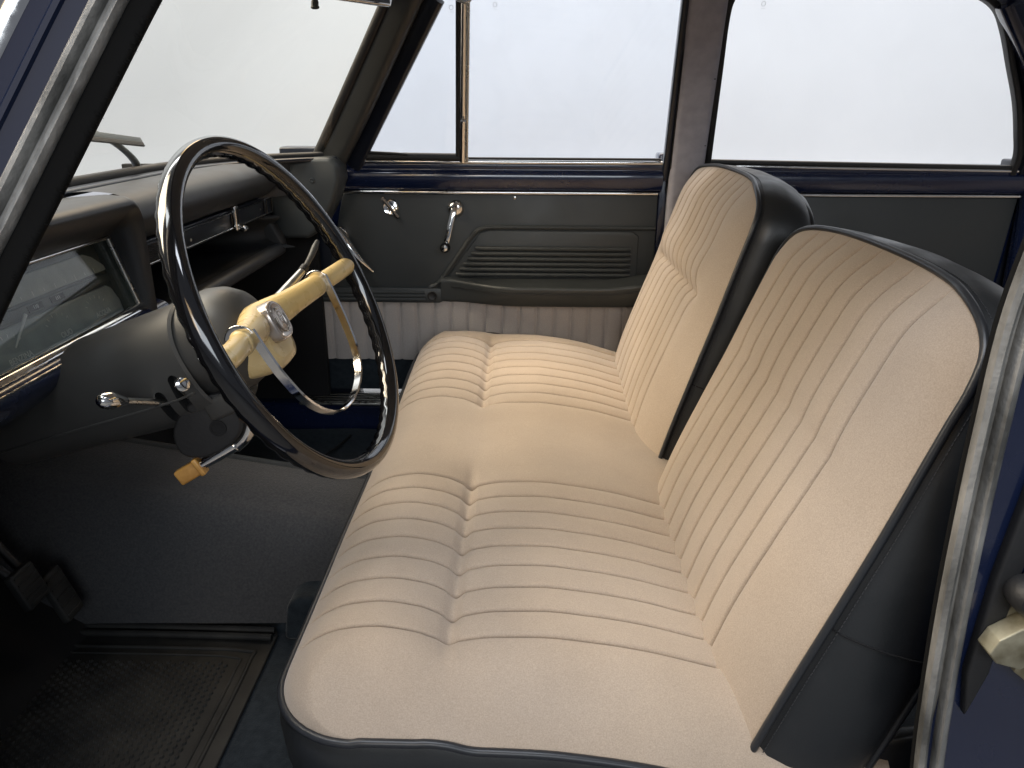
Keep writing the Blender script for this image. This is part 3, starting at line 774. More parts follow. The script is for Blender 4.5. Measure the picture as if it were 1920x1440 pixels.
for j, y in enumerate(yy):
    d = min(y - Y0, Y1 - y)
    e = max(0.0, 1 - d / 0.105)
    ee = min(1.0, max(0.0, 1 - d / 0.095)); shift = 0.095 * (1 - math.sqrt(max(0.0, 1 - ee * ee)))
    in_p = 1.0 if (seams_n[0] - .001 <= y <= seams_n[-1] + .001 or seams_f[0] - .001 <= y <= seams_f[-1] + .001) else 0.0
    dn = min(abs(y - s) for s in (seams_n[0], seams_n[-1], seams_f[0], seams_f[-1]))
    wgt = in_p if in_p else math.exp(-(dn / 0.035) ** 2) * 0.85
    z = PZP * wgt + PZF * (1 - wgt)
    df = np.clip(0.524 - z, 0, 1) * (xb < -0.165)
    de = (0.060 if y < YM else 0.030) * e ** 2.0
    z = z + df - np.maximum(df, de)
    ds = np.min(np.abs(y - seams))
    front = smooth01((xb + 0.262) / 0.03)
    rel = (-0.0070 * math.exp(-(ds / 0.0018) ** 1.5) - 0.0030 * math.exp(-(ds / 0.009) ** 1.3)) * front
    z = z + rel
    # fabric pulled into the cross seam: little puckers between pleats
    if in_p:
        ph = ds / 0.0236
        pk = np.exp(-((xb + 0.083) / 0.010) ** 2)
        z = z - 0.0035 * pk * (1 - ph) + 0.0028 * np.exp(-((xb + 0.072) / 0.008) ** 2) * ph
    z = z + 0.017 * smooth01((y - 1.30) / 0.5)
    z = z + 0.0016 * np.sin(9 * xb + 7 * y) * np.sin(11 * y)
    P[:, j, 0] = xb + shift * (1 - smooth01((xb + 0.27) / 0.30))
    P[:, j, 1] = y
    P[:, j, 2] = z
fs = thing('front_seat_cushion', 'wide beige velour front bench cushion with pleats and black piping', 'car seat', (0.05, YM, 0.30))
gridmesh('pleated_cover', P, M_fab, fs)
edge = np.concatenate([P[::-1, 0], P[0, 1:-1], P[:, -1]])
ctr2 = V(0.05, YM, 0)
outw = np.array([unit((p - ctr2) * V(1, 0.35, 0)) for p in edge])
pe = edge + V(0, 0, -0.002)
keep = [0]
for i in range(1, len(pe)):
    if np.linalg.norm(pe[i] - pe[keep[-1]]) > 0.006: keep.append(i)
pe = pe[keep]; ow = outw[keep]
# side normals from the path itself
tn = np.gradient(pe, axis=0); nrm = np.cross(tn, V(0, 0, 1)); nrm = nrm / (np.linalg.norm(nrm, axis=1)[:, None] + 1e-9)
if nrm[len(nrm) // 2][0] > 0: nrm = -nrm
for _ in range(4):
    nrm[1:-1] = (nrm[:-2] + nrm[1:-1] + nrm[2:]) / 3
nrm[:, 2] = 0
tube('piping', pe + nrm * 0.003, 0.0046, M_pipe, fs, seg=10)
S = []
for dz, off in ((-0.002, -0.002), (-0.012, 0.004), (-0.03, 0.007), (-0.07, 0.004), (-0.12, -0.006), (None, -0.012)):
    r = pe + nrm * off
    r = r.copy(); r[:, 2] = (pe[:, 2] + dz) if dz is not None else 0.305
    S.append(r)
gridmesh('vinyl_skirt', np.array(S), M_vinyl, fs)
prism('side_frame_cover', [(0.30, 0.25), (0.66, 0.25), (0.66, 0.47), (0.42, 0.44), (0.30, 0.41)], 0, 0.02, XZ(0.672), M_vinyl, fs, 0.006)

# ================================================================== backrests
def backrest(label, yc, crease, W, H, lean, bx):
    LEAN = math.radians(lean)
    UPV = V(math.sin(LEAN), 0, math.cos(LEAN)); FRV = V(-math.cos(LEAN), 0, math.sin(LEAN)); BKV = -FRV
    th = thing('seat_backrest', label, 'seat backrest', (0.30, yc, 0.40), 'split front seat backrests')
    B0 = V(bx - 0.0125, yc, 0.345); D = 0.105; H = H + 0.042
    sa = np.linspace(-0.63, 0.63, 9)
    aa = [-1.0, -0.9996, -0.9985, -0.9965, -0.993, -0.988, -0.98, -0.968] + list(np.linspace(-0.95, sa[0] - 0.05, 12))
    for k, s in enumerate(sa):
        aa += [s + q for q in (-0.028, -0.019, -0.013, -0.0085, -0.0045, -0.0018, 0, 0.0018, 0.0045, 0.0085, 0.013, 0.019, 0.028)]
        if k < 8: aa += list(np.linspace(s + 0.045, sa[k + 1] - 0.045, 4))
    aa += list(np.linspace(sa[-1] + 0.05, 0.95, 12)) + [0.968, 0.98, 0.988, 0.993, 0.9965, 0.9985, 0.9996, 1.0]
    aa = np.array(sorted(aa))
    bb = np.concatenate([np.linspace(0, 0.55, 34), np.linspace(0.56, 0.80, 40), np.linspace(0.805, 0.95, 16), [0.965, 0.98, 0.99, 1.0]])
    G = np.zeros((len(bb), len(aa), 3))
    for j, a in enumerate(aa):
        htop = H - D * (1 - max(0.0, 1 - abs(a) ** 4) ** 0.25) - 0.010 * a * a
        t = bb * htop
        s_ = t / H
        o_ = hermite_interp(s_, [0, 0.16, 0.31, 0.48, 0.63, 0.75, 0.88, 1.0], [0.0, 0.016, 0.021, 0.015, 0.007, 0.005, 0.000, -0.014])
        e = max(0.0, (abs(a) - 0.62) / 0.38)
        o_ = np.where(o_ > 0, o_ * (1 - 0.75 * e), o_)
        win = 1.0 if abs(a) < 0.63 else math.exp(-((abs(a) - 0.63) / 0.09) ** 2)
        tc = 0.655 * H
        cr = crease * np.exp(-np.abs((t - tc) / 0.016) ** 1.3) * win
        o_ = o_ - cr + crease * 0.55 * win * np.exp(-((t - tc - 0.045) / 0.035) ** 2)
        e = max(0.0, (abs(a) - 0.62) / 0.38)
        o_ = o_ - 0.024 * e ** 2.4
        tb = np.clip((s_ - 0.86) / 0.14, 0, 1)
        o_ = o_ - 0.022 * tb ** 2.4 * (1 - 0.5 * e)
        ds = np.min(np.abs(a - sa)) * W
        fade = 1 - smooth01((bb - 0.955) / 0.045)
        o_ = o_ + (-0.0070 * math.exp(-(ds / 0.0018) ** 1.5) - 0.0026 * math.exp(-(ds / 0.009) ** 1.3)) * fade
        wd = W * (1.0 - 0.015 * bb + 0.035 * np.clip(1 - bb * 3, 0, 1) ** 1.5 * (abs(a) if (a > 0) == (yc < YM) else 0) + 0.02 * np.sin(np.pi * np.clip(bb, 0, 1)))
        # fabric pulled at the cross crease
        ph = min(1.0, ds / 0.0236)
        if win > 0.9: o_ = o_ - crease * 0.25 * np.exp(-((t - tc) / 0.008) ** 2) * (1 - ph)
        G[:, j] = B0 + np.outer(t, UPV) + np.outer(o_, FRV) + np.outer(a * wd, V(0, 1, 0))
    gridmesh('pleated_cover', G, M_fab, th)
    loop = np.concatenate([G[:, 0], G[-1, 1:-1], G[::-1, -1]])
    keep = [0]
    for i in range(1, len(loop)):
        if np.linalg.norm(loop[i] - loop[keep[-1]]) > 0.007: keep.append(i)
    loop = loop[keep]
    c = B0 + UPV * 0.3
    # outward directions in the plane of the face
    tg = np.gradient(loop, axis=0); on = np.cross(tg, FRV); on /= np.linalg.norm(on, axis=1)[:, None] + 1e-9
    if (on[len(on) // 2] @ UPV) < 0: on = -on
    for _ in range(6):
        on[1:-1] = (on[:-2] + on[1:-1] + on[2:]) / 3
    on /= np.linalg.norm(on, axis=1)[:, None]
    tube('piping', loop + on * 0.003 + BKV * 0.001, 0.0044, M_pipe, th, seg=10)
    hh = np.clip((loop - B0) @ UPV / H, 0, 1)
    rings = []
    depth = 0.095 + 0.035 * (1 - hh) + 0.012 * np.sin(np.pi * hh)
    for f, q in ((0.0, -0.003), (0.05, 0.001), (0.12, 0.0075), (0.3, 0.013), (0.5, 0.015), (0.7, 0.013), (0.85, 0.009), (0.95, 0.003), (1.0, -0.004)):
        wob = 0.0012 * np.sin(np.arange(len(loop)) * 0.27 + f * 4) * math.sin(math.pi * f)
        rings.append(loop + on * (q + wob)[:, None] + BKV[None] * (depth * f)[:, None])
    side = gridmesh('vinyl_side', np.array(rings), M_vinyl, th)
    tube('rear_piping', rings[-1] + on * 0.002, 0.005, M_pipe, th, seg=8)
    last = rings[-1]
    cc = last.mean(0)
    bk = [last * (1 - k) + cc * k + BKV * 0.02 * math.sin(math.pi / 2 * min(1, k * 2)) for k in np.linspace(0, 0.98, 8)]
    gridmesh('back_panel', np.array(bk), M_vinyl, th)
    # stitches beside the piping
    vs, fs_ = [], []
    path = loop + on * 0.0045 + BKV * 0.0105
    L = np.concatenate([[0], np.cumsum(np.linalg.norm(np.diff(path, axis=0), axis=1))])
    for s in np.arange(0.02, L[-1] - 0.02, 0.0052):
        p = np.array([np.interp(s, L, path[:, k]) for k in range(3)]); q2 = np.array([np.interp(s + 0.0032, L, path[:, k]) for k in range(3)])
        d = unit(q2 - p); nn = np.array([np.interp(s, L, on[:, k]) for k in range(3)]); b = np.cross(d, nn)
        i0 = len(vs)
        for e_ in (p, q2):
            vs += [e_ + nn * 0.0022 + b * 0.0007, e_ + nn * 0.0029, e_ + nn * 0.0022 - b * 0.0007]
        fs_ += [(i0, i0 + 1, i0 + 4, i0 + 3), (i0 + 1, i0 + 2, i0 + 5, i0 + 4), (i0, i0 + 1, i0 + 2), (i0 + 3, i0 + 4, i0 + 5)]
    o = mesh('stitching', vs, fs_, M_thread, th, False); o['kind'] = 'stuff'
    # horizontal seam across the inner side wall
    idx = np.argmin(np.abs(hh[:len(hh) // 2] - 0.44))
    tube('side_seam', [r[idx] + on[idx] * 0.0004 for r in rings[1:]], 0.0011, M_hole, th, seg=6)
    return th
backrest('near driver backrest, beige velour with long soft pleats and black vinyl side', 0.940, 0.0015, 0.294, 0.574, 19.6, 0.207)
backrest('far passenger backrest, beige velour with a cross crease in its pleats', 1.594, 0.012, 0.298, 0.600, 16.2, 0.208)

# ================================================================== dashboard
db = thing('dashboard', 'black padded dashboard with hooded instrument cluster and open parcel tray', 'dashboard', (-0.62, YM, 0.70))
ys = np.linspace(1.130, 1.805, 50)
P = []
for y in ys:
    xw = ws_base(y) + 0.028
    sec = [(xw, 0.949), (xw + 0.3 * (-0.60 - xw), 0.953), (-0.625, 0.9535), (-0.598, 0.9505), (-0.578, 0.943), (-0.566, 0.930), (-0.562, 0.914), (-0.567, 0.899), (-0.578, 0.886), (-0.592, 0.878), (-0.612, 0.874)]
    sec = [(max(a, xw), b) for a, b in sec]
    cv = catmull([V(a, y, b) for a, b in sec], 4)
    P.append(cv)
P = np.array(P)
end = P[-1].copy(); end[:, 1] += 0.004; end[:, 2] -= 0.006
pad = gridmesh('top_pad', np.concatenate([P, end[None]]), M_pad, db)
prism('top_pad_end', [(-0.66, 0.945), (-0.60, 0.949), (-0.571, 0.93), (-0.568, 0.905), (-0.59, 0.885), (-0.66, 0.88)], 0, 0.006, XZ(1.811), M_fascia, db, 0.002)
# corner pad beside the door
cpd = prism('corner_pad', [(-0.60, 0.948), (-0.53, 0.955), (-0.452, 0.957), (-0.436, 0.940), (-0.434, 0.905), (-0.452, 0.855), (-0.486, 0.795), (-0.515, 0.770), (-0.60, 0.770)], 0, 0.10, XZ(1.925), M_card, db, 0.012, 5)
lathe('pad_button', [(0.007, 0), (0.0062, 0.003), (0.004, 0.004), (0.0, 0.0025)], frame((-0.497, 1.8255, 0.905), (1, 0, 0), (0, 0, 1)), M_card, cpd, 16)
# fascia behind the trim strips, parcel tray below
prism('fascia', [(-0.60, 0.875), (-0.594, 0.872), (-0.594, 0.832), (-0.62, 0.828), (-0.62, 0.875)], -0.69, 0.0, XZ(1.125), M_fascia, db, 0.002)
P = []
for y in np.linspace(1.13, 1.79, 30):
    e = smooth01((y - 1.70) / 0.09)
    back = -0.80 + 0.20 * e
    sec = [(-0.60, 0.832), (-0.66, 0.832), (back + 0.03, 0.828), (back, 0.80), (back + 0.01, 0.772), (back + 0.06, 0.757), (-0.62, 0.758), (-0.588, 0.764), (-0.572, 0.765), (-0.564, 0.757), (-0.566, 0.744), (-0.585, 0.735), (-0.66, 0.715), (-0.78, 0.70)]
    P.append(catmull([V(a, y, b + 0.006 * e * 0) for a, b in sec], 4))
P = np.array(P)
gridmesh('parcel_tray', P[:, :28], M_tray, db)
gridmesh('tray_lip', P[:, 27:], M_pad, db)
prism('tray_end_wall', [(-0.80, 0.70), (-0.80, 0.835), (-0.598, 0.835), (-0.566, 0.775), (-0.564, 0.75), (-0.59, 0.735)], 0, 0.03, XZ(1.815), M_tray, db, 0.010)
# trim strips
def strip(y0, y1, ribbed=False):
    x = -0.594
    pn = box('trim_strip', (x, (y0 + y1) / 2, 0.8525), (0.008, y1 - y0, 0.034), M_fascia, db, 0.002)
    xx = x + 0.005
    loop = [V(xx, y0 + 0.001, 0.8375), V(xx, y1 - 0.001, 0.8375), V(xx, y1 - 0.001, 0.8675), V(xx, y0 + 0.001, 0.8675)]
    tube('strip_bead', [loop[0], loop[1]], 0.0013, M_chrome, pn, seg=8)
    for a, b in ((1, 2), (2, 3), (3, 0)):
        tube('strip_edge', [loop[a], loop[b]], 0.0011, M_black if not ribbed else M_fascia, pn, seg=8)
    if ribbed:
        for k in range(9):
            box('vent_rib', (x + 0.0048, (y0 + y1) / 2, 0.8405 + 0.003 * k), (0.003, y1 - y0 - 0.008, 0.0012), M_brub, pn)
    return pn
strip(1.170, 1.300, True)
strip(1.305, 1.545); strip(1.572, 1.748); strip(1.762, 1.80)
for (yy_, zz_) in ((1.345, 0.848), (1.72, 0.853)):
    lathe('strip_rivet', [(0.003, 0), (0.003, 0.001), (0.0, 0.002)], frame((-0.5895, yy_, zz_), (0, 1, 0), (0, 0, 1)), M_alu, db, 8)
la = box('tray_latch', (-0.586, 1.5575, 0.856), (0.010, 0.018, 0.050), M_chrome, db, 0.003)
prism('latch_hook', [(-0.584, 0.845), (-0.570, 0.840), (-0.566, 0.832), (-0.572, 0.828), (-0.584, 0.832)], 0, 0.017, XZ(1.574), M_chrome, la, 0.002)
box('latch_recess', (-0.5815, 1.5585, 0.860), (0.002, 0.010, 0.030), M_hole, la, 0.0005)

# instrument hood: loops from the pad to the bezel
e2 = unit(V(-0.03, 0, 0.103)); en = unit(np.cross(V(0, 1, 0), e2)); IO = V(-0.58, 0, 0.787)
def ipt(y, h, d=0.0): return IO + V(0, y, 0) + h * e2 + d * en
def uloop(y0, y1, z0, z1, r, n=9):
    """inverted U in y,z: up the near side, across, down the far side"""
    out = [(y0, z0), (y0, z0 + (z1 - r - z0) * 0.5)]
    for k in range(n + 1):
        a = math.pi - math.pi / 2 * k / n
        out.append((y0 + r + r * math.cos(a), z1 - r + r * math.sin(a)))
    for f in (0.25, 0.5, 0.75): out.append((y0 + r + (y1 - y0 - 2 * r) * f, z1))
    for k in range(n + 1):
        a = math.pi / 2 - math.pi / 2 * k / n
        out.append((y1 - r + r * math.cos(a), z1 - r + r * math.sin(a)))
    out += [(y1, z0 + (z1 - r - z0) * 0.5), (y1, z0)]
    return out
L_ = []
for (x, y0, y1, z0, z1, r) in ((-0.70, 0.56, 1.145, 0.76, 0.946, 0.034), (-0.60, 0.565, 1.140, 0.76, 0.9525, 0.034), (-0.572, 0.568, 1.135, 0.76, 0.9510, 0.034), (-0.561, 0.573, 1.129, 0.76, 0.946, 0.030), (-0.557, 0.58, 1.122, 0.76, 0.938, 0.026)):
    L_.append([V(max(x, min(ws_base(y) + 0.03, -0.585)) if x < -0.58 else x, y, z) for y, z in uloop(y0, y1, z0, z1, r)])
inner = [ipt(y, h) for y, h in uloop(0.60, 1.116, -0.005, 0.108, 0.004)]
L_.append([p * 0.2 + q * 0.8 + V(0.002, 0, 0.003) for p, q in zip(L_[-1], inner)])
L_.append(inner)
hood = gridmesh('instrument_hood', np.array(L_), M_pad, db)
cl = box('instrument_cluster', (0, 0, 0), (0.54, 0.125, 0.01), M_gauged, db, 0.002, frame(ipt(0.855, 0.052, -0.030), V(0, 1, 0), e2))
# inner side walls of the cluster
for (y, s) in ((1.113, 1), (0.60, -1)):
    box('cluster_side', (0, 0, 0), (0.002, 0.112, 0.030), M_gauged, cl, 0, frame(ipt(y, 0.051, -0.014), V(0, 1, 0), e2))
box('cluster_top', (0, 0, 0), (0.515, 0.002, 0.030), M_gauged, cl, 0, frame(ipt(0.856, 0.106, -0.014), V(0, 1, 0), e2))
fr_i = lambda d: (ipt(0, 0, d), V(0, 1, 0), e2, en)
prism('speed_scale', [(0.62, 0.066), (1.106, 0.066), (1.106, 0.073), (1.086, 0.089), (1.068, 0.0965), (0.62, 0.0965)], -0.025, -0.0185, fr_i(0), M_gauge, cl, 0.0015)
prism('odometer_band', [(0.62, 0.049), (1.108, 0.049), (1.108, 0.062), (0.62, 0.062)], -0.025, -0.0195, fr_i(0), M_gauged, cl, 0.001)
gp = prism('gauge_panel', [(0.62, -0.001), (1.104, -0.001), (1.106, 0.020), (1.098, 0.040), (1.088, 0.046), (0.62, 0.046)], -0.025, -0.0185, fr_i(0), M_gauge, cl, 0.0015)
for y in (0.926, 0.974):
    ow = box('odometer_window', (0, 0, 0), (0.030, 0.008, 0.001), M_hole, cl, 0, frame(ipt(y, 0.0555, -0.019), V(0, 1, 0), e2))
text('digits', '110', frame(ipt(0.926, 0.0555, -0.0183), V(0, 1, 0), e2), 0.007, M_print, cl)
text('digits', '111', frame(ipt(0.974, 0.0555, -0.0183), V(0, 1, 0), e2), 0.007, M_print, cl)
for s, y, h in (('BENZINA', 0.859, 0.008), ('OLIO', 0.957, 0.010), ('ACQUA', 1.052, 0.013)):
    text('gauge_lettering', s, frame(ipt(y, h, -0.0178), V(0, 1, 0), e2), 0.0105, M_print, cl)
for gy in (0.862, 0.962, 1.055):
    for k in range(6):
        a = math.radians(150 - 24 * k)
        c = ipt(gy - 0.012 + 0.026 * math.cos(a), 0.020 + 0.018 * math.sin(a), -0.0180)
        box('gauge_tick', (0, 0, 0), (0.0040, 0.0009, 0.0003), M_print, cl, 0, frame(c, V(0, math.cos(a), 0) + e2 * math.sin(a), V(0, -math.sin(a), 0) + e2 * math.cos(a)))
for k in range(15):
    box('speed_tick', (0, 0, 0), (0.0008, 0.004 if k % 2 else 0.007, 0.0003), M_print, cl, 0, frame(ipt(0.74 + 0.024 * k, 0.071, -0.0183), V(0, 1, 0), e2))
tube('gauge_needle', [ipt(0.855, 0.022, -0.015), ipt(0.897, 0.052, -0.015)], [0.0008, 0.0022], M_print, cl, seg=6)
box('instrument_glass', (0, 0, 0), (0.508, 0.104, 0.002), M_iglass, cl, 0, frame(ipt(0.857, 0.053, -0.004), V(0, 1, 0), e2))
# chrome bezel
bz = sweep('bezel_bottom', [ipt(0.60, -0.004, 0.002), ipt(1.0, -0.004, 0.002), ipt(1.118, -0.004, 0.002)], [(0.010, -0.004), (0.010, 0.002), (0.006, 0.007), (0.0, 0.009), (-0.005, 0.006), (-0.010, 0.003), (-0.010, -0.004)], en, M_chrome, cl)
bar('bezel_side', [ipt(1.114, -0.002, 0.002), ipt(1.110, 0.107, 0.002)], 0.008, 0.006, M_alu, cl, nrm=en)
tube('bezel_top', [ipt(0.60, 0.108, 0.002), ipt(1.110, 0.108, 0.004)], 0.0026, M_chrome, cl, seg=8)
# painted lower dash below the cluster
P = []
for y in np.linspace(0.60, 1.17, 24):
    sec = [(-0.585, 0.788), (-0.566, 0.781), (-0.560, 0.768), (-0.566, 0.752), (-0.585, 0.735), (-0.62, 0.715), (-0.70, 0.69)]
    P.append(catmull([V(a, y, b) for a, b in sec], 4))
gridmesh('lower_fascia', np.array(P), M_paint, db)
tube('fascia_bead', [V(-0.562, 0.60, 0.7775), V(-0.562, 1.14, 0.7775)], 0.0014, M_chrome, db, seg=6)
gridmesh('knee_panel', np.array([[(-0.70, y, 0.692), (-0.76, y, 0.66), (-0.90, y, 0.62), (-0.98, y, 0.60)] for y in np.linspace(0.60, 1.90, 6)]), M_hole, db)

# ================================================================== steering wheel
t_ = math.radians(115.27)
WA = V(math.cos(t_), 0, math.sin(t_))
n0 = np.cross(WA, V(0, 1, 0)); WB = math.cos(-0.1) * V(0, 1, 0) + math.sin(-0.1) * n0
WN = np.cross(WA, WB)
if WN[0] < 0: WN = -WN
WO = V(-0.274, 0.90, 0.844)
def wp(b, a, n=0.0): return WO + b * WB + a * WA + n * WN
sw = thing('steering_wheel', 'thin black steering wheel with amber spoke, chrome half horn ring and badge', 'steering wheel', tuple(WO))
NT, NS = 288, 20
P = np.zeros((NT, NS, 3))
for i in range(NT):
    a = 2 * math.pi * i / NT
    rad = unit(math.cos(a) * WB + math.sin(a) * WA)
    for j in range(NS):
        q = 2 * math.pi * j / NS
        inw, fwd = -math.cos(q), -math.sin(q)        # inward, away from the driver
        r = 0.0118
        lobe = max(0.0, 0.75 * max(0, fwd) + 0.75 * max(0, inw)) 
        r += 0.0016 * smooth01((fwd + 0.25 * inw - 0.15) / 0.6) * (0.5 + 0.5 * math.sin(a * 60)) - 0.0003
        P[i, j] = WO + rad * (0.2055 - inw * r * 0.98) + WN * (-fwd * r * 1.12)
gridmesh('rim', P, M_black, sw, True, True)
# spoke: lofted bar dipping to the hub
def SPN(b): return -0.060 * max(0, 1 - abs(b) / 0.185) ** 1.1 - 0.001
bs = [-0.200, -0.165, -0.128, -0.122, -0.116, -0.09, -0.06, -0.03, 0, 0.03, 0.06, 0.09, 0.116, 0.122, 0.128, 0.165, 0.200]
rr_ = [0.0125, 0.0128, 0.0128, 0.0132, 0.0150, 0.0160, 0.0175, 0.021, 0.024, 0.021, 0.0175, 0.0160, 0.0150, 0.0132, 0.0128, 0.0128, 0.0125]
P = []
for b, r in zip(bs, rr_):
    n_ = SPN(b)
    a_ = 0.006 * (1 - abs(b) / 0.2) * 0 + 0.004
    P.append([wp(b, a_ + r * math.cos(q), n_ + r * 0.9 * math.sin(q)) for q in np.linspace(0, 2 * math.pi, 20, endpoint=False)])
PS = np.array(P); PS = np.stack([catmull(list(PS[:, j]), 4) for j in range(PS.shape[1])], 1)
gridmesh('spoke', PS, M_cream, sw, False, True)
# hub block below the spoke
P = []
for (n_, sb, sa_, ca) in ((-0.043, 0.026, 0.026, -0.020), (-0.046, 0.035, 0.033, -0.021), (-0.054, 0.041, 0.037, -0.021), (-0.068, 0.043, 0.038, -0.020), (-0.088, 0.043, 0.037, -0.018), (-0.104, 0.040, 0.033, -0.014), (-0.112, 0.030, 0.024, -0.010)):
    ring = []
    for q in np.linspace(0, 2 * math.pi, 40, endpoint=False):
        c, s = math.cos(q), math.sin(q)
        ring.append(wp(sb * np.sign(c) * abs(c) ** 0.6, ca + sa_ * np.sign(s) * abs(s) ** 0.6, n_))
    P.append(ring)
HUBP = P
hub = gridmesh('hub', np.array(P), M_cream, sw, False, True)
mesh('hub_face', np.concatenate([P[0], [np.mean(P[0], axis=0)]]), [(i, (i + 1) % 40, 40) for i in range(40)], M_cream, hub)
# badge: domed shield
sh = [(-0.018, 0.010), (-0.014, 0.019), (-0.005, 0.024), (0.005, 0.024), (0.014, 0.019), (0.018, 0.010), (0.018, -0.008), (0.015, -0.018), (0.008, -0.022), (-0.008, -0.022), (-0.015, -0.018), (-0.018, -0.008)]
shc = catmull([V(x, y, 0) for x, y in sh], 4, True)
P = []
for f, h in ((1.0, -0.014), (1.0, 0.004), (0.96, 0.0075), (0.86, 0.0095), (0.80, 0.0085), (0.4, 0.0105), (0.02, 0.011)):
    P.append([wp(p[0] * f * 1.08, p[1] * f * 1.08 - 0.004, -0.038 + h) for p in shc])
bdg = gridmesh('badge', np.array(P), M_badge, sw, False, True)
for pts in ([(-0.010, 0.006), (-0.011, -0.004), (-0.007, -0.012), (0, -0.015), (0.007, -0.012), (0.011, -0.004), (0.010, 0.006)], [(-0.004, 0.010), (-0.004, 0.0), (0.0, -0.006), (0.004, 0.0), (0.004, 0.010), (-0.004, 0.010)], [(-0.003, 0.013), (0.0, 0.0155), (0.003, 0.013)], [(-0.0025, 0.004), (0.0025, 0.004)]):
    tube('badge_relief', catmull([wp(b, a - 0.004, -0.038 + 0.0098 + 0.0006) for b, a in pts], 5), 0.0008, M_alu, bdg, seg=6)
# horn ring: flat chrome ribbon, lower half
hr_pts = [(0.120, 0.012, -0.006), (0.116, -0.02, -0.006), (0.109, -0.055, -0.006), (0.095, -0.092, -0.006), (0.070, -0.118, -0.006), (0.035, -0.131, -0.006), (0.0, -0.134, -0.006), (-0.035, -0.129, -0.006), (-0.066, -0.112, -0.006), (-0.090, -0.085, -0.006), (-0.104, -0.05, -0.006), (-0.110, -0.02, -0.006), (-0.113, 0.012, -0.006)]
hc = catmull([wp(*p) for p in hr_pts], 8)
ring = sweep('horn_ring', hc, [(0.0014, -0.0055), (0.0016, 0.004), (0.0, 0.0058), (-0.0016, 0.004), (-0.0014, -0.0055)], WN, M_chrome, sw)
for b in (0.1205, -0.1135):
    sg = 1 if b > 0 else -1
    r = 0.0148
    n_ = SPN(b)
    arc = [wp(b + sg * 0.0005, 0.004 + (r + 0.002) * math.cos(q), n_ + (r + 0.001) * math.sin(q)) for q in np.linspace(math.radians(75), math.radians(-60), 10)]
    sweep('horn_strap', arc, rrect(0.007, 0.0022, 0.0009), WB * 1.0, M_chrome, ring)
# bright rivet where the spoke meets the rim
for b in (0.183,):
    lathe('spoke_rivet', [(0.004, 0), (0.004, 0.006), (0.002, 0.009), (0.0, 0.009)], frame(wp(b, 0.014, -0.004), WB, WN), M_alu, sw, 10)

# ================================================================== steering column
sc_t = thing('steering_column', 'grey black steering column shroud with slots behind the wheel', 'steering column', tuple(wp(0, 0, -0.20)))
CO = wp(0.0, -0.004, 0)
cfr = (CO, WB, WA, WN)
lathe('column_dome', [(0.0, -0.058), (0.020, -0.058), (0.036, -0.060), (0.050, -0.068), (0.060, -0.082), (0.0655, -0.100), (0.0665, -0.130), (0.064, -0.145), (0.0, -0.145)], (CO + WA * 0.006, WB, WA, WN), M_shroud, sc_t, 48)
# shroud body: rounded section growing towards the dash
def shroud_ring(s, hw, ht, hb, drop):
    out = []
    for q in np.linspace(0, 2 * math.pi, 48, endpoint=False):
        c, s_ = math.cos(q), math.sin(q)
        b = hw * np.sign(c) * abs(c) ** 0.85
        a = (ht if s_ > 0 else hb) * np.sign(s_) * abs(s_) ** 0.85
        out.append(CO + WB * b + WA * (a - drop) + WN * s)
    return out
secs = [(-0.142, 0.058, 0.058, 0.064, 0.0), (-0.132, 0.066, 0.066, 0.074, 0.0), (-0.128, 0.071, 0.070, 0.079, 0.0), (-0.131, 0.0745, 0.073, 0.078, 0.0), (-0.16, 0.0755, 0.073, 0.077, 0.0), (-0.20, 0.076, 0.073, 0.074, -0.003), (-0.25, 0.077, 0.072, 0.071, -0.008), (-0.30, 0.080, 0.070, 0.068, -0.014), (-0.35, 0.084, 0.068, 0.066, -0.020), (-0.42, 0.090, 0.066, 0.064, -0.028)]
P = np.array([shroud_ring(*s) for s in secs])
shr = gridmesh('shroud', P, M_shroud, sc_t, False, True)
# lower half sits proud along the joint
def shroud_pt(s, ang, off=0.0):
    S_ = np.array(secs[4:])
    hw, ht, hb, dr = (np.interp(-s, -S_[:, 0], S_[:, k]) for k in (1, 2, 3, 4))
    c, s_ = math.cos(ang), math.sin(ang)
    b = (hw + off) * np.sign(c) * abs(c) ** 0.85
    a = ((ht if s_ > 0 else hb) + off) * np.sign(s_) * abs(s_) ** 0.85
    return CO + WB * b + WA * (a - dr) + WN * s
JA = math.radians(197)
tube('shroud_joint', [shroud_pt(s, JA, 0.0005) for s in np.linspace(-0.136, -0.41, 24)], 0.0016, M_shroud, shr, seg=6)
# slots
def slot(sA, angA, sB, angB, w_):
    A = shroud_pt(sA, angA); B = shroud_pt(sB, angB)
    d = unit(B - A); out = unit(shroud_pt((sA + sB) / 2, (angA + angB) / 2, 0.05) - shroud_pt((sA + sB) / 2, (angA + angB) / 2))
    side = np.cross(out, d); L = np.linalg.norm(B - A)
    poly = [(w_ * math.cos(q), w_ * math.sin(q)) for q in np.linspace(math.pi / 2, 3 * math.pi / 2, 9)] + [(L + w_ * math.cos(q), w_ * math.sin(q)) for q in np.linspace(-math.pi / 2, math.pi / 2, 9)]
    return poly, (A, d, side, out)
cutters = []
for args in ((-0.150, math.radians(182), -0.158, math.radians(212), 0.0068), (-0.178, math.radians(190), -0.186, math.radians(222), 0.0066)):
    poly, f_ = slot(*args)
    c_ = prism('cutter', poly, -0.014, 0.02, f_, M_hole, shr)
    cutters.append(c_)
for c_ in cutters:
    md = shr.modifiers.new('cut', 'BOOLEAN'); md.operation = 'DIFFERENCE'; md.object = c_; md.solver = 'EXACT'; md.material_mode = 'TRANSFER'
